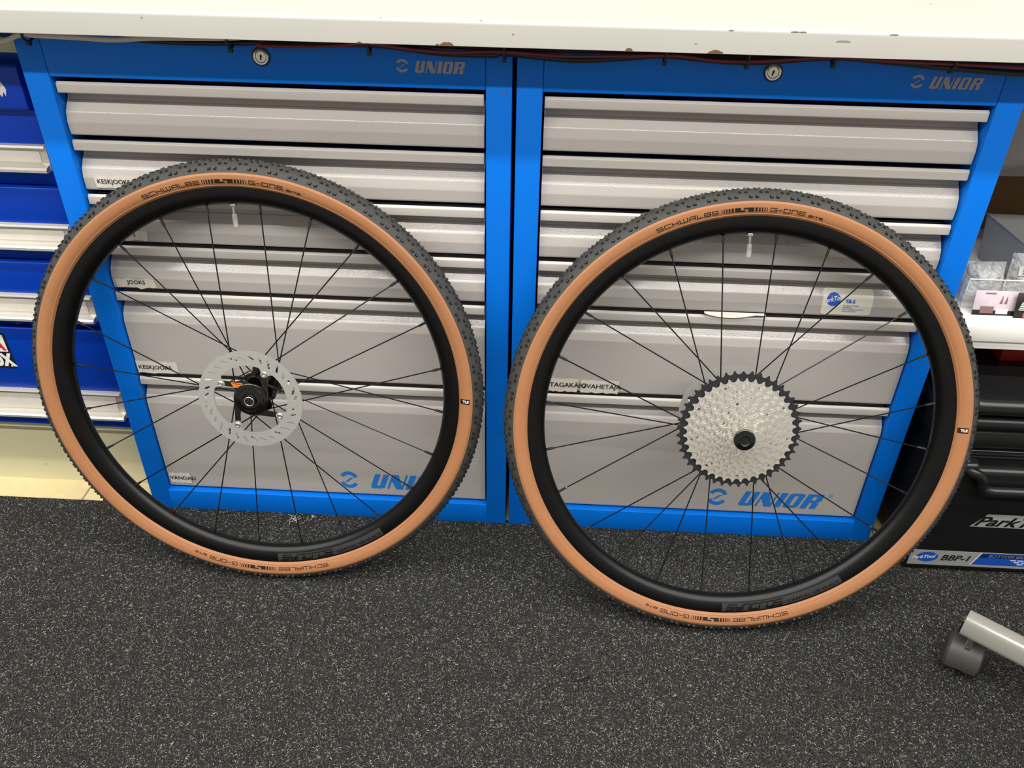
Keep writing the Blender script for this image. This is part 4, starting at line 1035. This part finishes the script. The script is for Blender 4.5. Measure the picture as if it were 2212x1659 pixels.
# label strip
mb = MB(); Y = CY - 0.0006
mb.box(0.712, 1.13, Y, CY + 0.001, 0.0135, 0.0485, 0)
mb.add([(0.822, Y - .0003, 0.0195), (1.125, Y - .0003, 0.0195), (1.125, Y - .0003, 0.0475), (0.833, Y - .0003, 0.0475)], [(0, 1, 2, 3)], 1)
mb.add([(0.829, Y - .0005, 0.0370), (1.125, Y - .0005, 0.0370), (1.125, Y - .0005, 0.0455), (0.832, Y - .0005, 0.0455)], [(0, 1, 2, 3)], 2)
mb.add([(0.8185, Y - .0004, 0.0185), (0.8210, Y - .0004, 0.0185), (0.8330, Y - .0004, 0.0485), (0.8305, Y - .0004, 0.0485)], [(0, 1, 2, 3)], 3)
font_to(mb, 'BBP-1', 0.0130, lambda a, b: (0.7660 + a * 1.12, Y - .0005, 0.0265 + b), 4, shear=0.25, bold=0.02)
font_to(mb, 'BOTTOM BRACKET P', 0.0058, lambda a, b: (0.8450 + a * 1.25, Y - .0007, 0.0385 + b), 5, shear=0.25)
for j in range(3):
    for k in range(6): mb.box(0.885 + 0.007 * j + 0.0125 * k, 0.895 + 0.007 * j + 0.0125 * k, Y - .0007, Y, 0.0322 - 0.0046 * j, 0.0336 - 0.0046 * j, 3)
ce = (0.7415, 0.0335)
for i in range(32):
    A, B_ = 2 * math.pi * i / 32, 2 * math.pi * (i + 1) / 32
    mb.add([(ce[0], Y - .0005, ce[1]), (ce[0] + 0.0185 * math.cos(A), Y - .0005, ce[1] + 0.0115 * math.sin(A)), (ce[0] + 0.0185 * math.cos(B_), Y - .0005, ce[1] + 0.0115 * math.sin(B_))], [(0, 1, 2)], 1)
font_to(mb, 'ParkTool', 0.0072, lambda a, b: (0.7160 + a * 1.0 - b * .15, Y - .0009, 0.0270 + b + a * .14), 3, shear=0.4, bold=0.03)
lbm = tp('label_strip', mb.mesh('label_strip', ['silverp', 'royal', 'navy', 'white', 'black', 'silverp']), None); lbm['label'] = 'silver and blue printed label'
# outlined logo on the case front: grey slab shape with black letters
mb = MB()
mb.add([(a, CY - 0.0004, b) for a, b in ((0.7900, 0.1090), (0.9600, 0.1090), (0.9720, 0.1385), (0.8120, 0.1385), (0.8070, 0.1300))], [(0, 1, 2, 3, 4)], 0)
vs_, fs, w = font2d('ParkTool', 0.0205, shear=0.45, bold=0.025)
k = 0.150 / w
mb.add([(0.7960 + a * k, CY - 0.0008, 0.1125 + b) for a, b in vs_], fs, 1)
lg = tp('case_logo', mb.mesh('case_logo', ['silverp', 'black'])); lg['label'] = 'grey outlined lettering'
# second case on top
tc2 = root('tool_case', (0.92, 0.10, 0.3065), 'black moulded tool case with rounded front edge lying on the labelled case', 'tool case')
put('body', shell(0.688, 1.15, CY + 0.004, 0.26, 0.3065, 0.3300, 0.045, 0.0115, 'body'), tc2, (-0.92, -0.10, -0.3065))
put('lid', shell(0.694, 1.14, CY + 0.000, 0.25, 0.3370, 0.3640, 0.045, 0.0130, 'lid'), tc2, (-0.92, -0.10, -0.3065))
put('seam', shell(0.704, 1.13, CY + 0.02, 0.24, 0.3290, 0.3380, 0.040, 0.002, 'seam'), tc2, (-0.92, -0.10, -0.3065))
rb = root('red_box', (0.93, 0.13, 0.3642), 'dark red card box lying on the black cases under the shelf', 'box')
put('carton', rbox(-0.125, 0.16, -0.07, 0.08, 0.0, 0.045, 'darkred', 0.001), rb)
put('lid_flap', rbox(-0.125, 0.16, -0.0712, -0.0702, 0.022, 0.045, 'darkred', 0.0003, 1), rb)

# ------------------------------------------------------------------ stool base
st_c = Vector((0.960, -0.463, 0)); dirv = Vector((-0.79, 0.613, 0)).normalized()
stl = root('rolling_stool', st_c, 'rolling stool with silver star base and worn dark casters on the carpet', 'stool')
a0 = math.atan2(dirv.y, dirv.x)
def leg_mesh():
    # rounded-top box section, local +X outwards
    prof = [(-0.0125, 0.086), (-0.0135, 0.093), (-0.0135, 0.113), (-0.0115, 0.1190), (-0.0080, 0.1215), (0.0080, 0.1215), (0.0115, 0.1190), (0.0135, 0.113), (0.0135, 0.093), (0.0125, 0.086)]
    return bevel(MB().prism_x(prof, 0.03, 0.318).mesh('leg', 'chairsilver'), 0.0008, 1, 30)
legm = leg_mesh()
capm = MB().prism_x([(-0.012, 0.087), (-0.0128, 0.113), (-0.006, 0.1205), (0.006, 0.1205), (0.0128, 0.113), (0.012, 0.087)], 0.318, 0.3205).mesh('end_cap', 'black')
wheelm = MB().lathe([(0.0, -0.011), (0.014, -0.011), (0.021, -0.0105), (0.0245, -0.0085), (0.0258, -0.005), (0.0258, 0.005), (0.0245, 0.0085), (0.021, 0.0105), (0.014, 0.011), (0, 0.011)], 36).mesh('wheel', 'caster', smooth=40)
hood = MB(); hn = 16; V = []
for i in range(hn + 1):
    t = R(-10 + 200 * i / hn)
    for w_ in (-0.020, 0.020): V.append((0.0285 * math.cos(t), w_, 0.0285 * math.sin(t)))
    for w_ in (-0.020, 0.020): V.append((0.0265 * math.cos(t), w_, 0.0265 * math.sin(t)))
F = []
for i in range(hn):
    a = 4 * i; F += [(a, a + 1, a + 5, a + 4), (a + 2, a + 6, a + 7, a + 3), (a, a + 4, a + 6, a + 2), (a + 1, a + 3, a + 7, a + 5)]
F += [(0, 2, 3, 1), (4 * hn, 4 * hn + 1, 4 * hn + 3, 4 * hn + 2)]
hoodm = hood.add(V, F).box(-0.016, 0.016, -0.003, 0.003, -0.010, 0.027).mesh('caster', 'caster', smooth=50)
stemm = MB().lathe([(0.0, 0.024), (0.0055, 0.024), (0.0055, 0.058), (0, 0.058)], 16).mesh('stem', 'chrome', smooth=40)
for k in range(5):
    a = a0 + 2 * math.pi * k / 5; d = Vector((math.cos(a), math.sin(a), 0))
    lg_ = put('leg', legm, stl, (0, 0, 0), (0, 0, a)); put('end_cap', capm, lg_)
    sw = R(-80) if k == 0 else random.uniform(0, 6.28)
    off_ = d * 0.300
    tr_ = Vector((math.cos(a + sw), math.sin(a + sw), 0)) * 0.012
    cs = put('caster', hoodm, stl, off_ + tr_ + Vector((0, 0, 0.0300)), (0, 0, a + sw)); cs.scale = (1.15, 1.12, 1.15)
    for s_ in (-1, 1): put('wheel', wheelm, cs, (0, 0.0130 * s_, 0), (R(90), 0, 0))
    put('stem', stemm, stl, off_ + Vector((0, 0, 0.0262)))
put('hub', MB().lathe([(0, 0.080), (0.038, 0.080), (0.042, 0.088), (0.042, 0.117), (0.034, 0.130), (0.028, 0.133), (0.028, 0.25), (0.018, 0.25), (0.018, 0.43), (0, 0.43)], 32).mesh('hub', 'chairsilver', smooth=35), stl)
put('seat', MB().lathe([(0, 0.43), (0.150, 0.43), (0.168, 0.44), (0.172, 0.46), (0.165, 0.482), (0.140, 0.492), (0, 0.495)], 48).mesh('seat', 'black', smooth=40), stl)

# ------------------------------------------------------------------ small things
o = put('wire_scrap', MB().tube(sm([(0.1195, -0.322, 0.006), (0.1190, -0.330, 0.004), (0.1230, -0.3365, 0.0035), (0.1310, -0.3370, 0.0045), (0.1400, -0.3330, 0.0040), (0.1450, -0.3290, 0.0035), (0.1490, -0.3300, 0.003)]), 0.0011, 6).mesh('wire_scrap', 'black', smooth=50))
tag(o, 'short bent scrap of black wire lying on the carpet', 'wire')
def fluff(cx, cy, n, r, label, seed):
    rr = random.Random(seed); mb = MB()
    for k in range(n):
        a = rr.uniform(0, 6.28); x_, y_ = cx + rr.uniform(-r, r) * .4, cy + rr.uniform(-r, r) * .4
        mb.tube(sm([(x_, y_, .002), (x_ + math.cos(a) * r * .5, y_ + math.sin(a) * r * .5, .0045), (x_ + math.cos(a + .5) * r, y_ + math.sin(a + .5) * r, .0025)], 3), 0.0004, 4)
    tag(put('lint', mb.mesh('lint', 'paper')), label, 'lint')
fluff(-0.397, -0.020, 9, 0.012, 'tuft of pale lint on the carpet behind the disc wheel', 3)
fluff(-0.362, -0.012, 5, 0.006, 'small speck of pale lint on the carpet beside the lint tuft', 4)
# clear tray and yellow note on the worktop
tr0 = root('blister_tray', (0.75, 0.16, T1), 'clear plastic blister tray lying on the white worktop', 'plastic tray')
def ring_tray():
    mb = MB(); p0 = rrect(-0.125, 0.15, -0.058, 0.08, 0.012); p1 = rrect(-0.115, 0.14, -0.048, 0.07, 0.010); p2 = rrect(-0.105, 0.13, -0.040, 0.06, 0.010); n = len(p0)
    V = [(a, b, 0.0004) for a, b in p0] + [(a, b, 0.0020) for a, b in p1] + [(a, b, 0.016) for a, b in p2]
    F = [(i, (i + 1) % n, (i + 1) % n + n, i + n) for i in range(n)] + [(i + n, (i + 1) % n + n, (i + 1) % n + 2 * n, i + 2 * n) for i in range(n)] + [tuple(range(2 * n, 3 * n))]
    return mb.add(V, F).mesh('tray', 'clear', smooth=40)
put('tray', ring_tray(), tr0, (0, 0, 0), (0, 0, R(-8)))
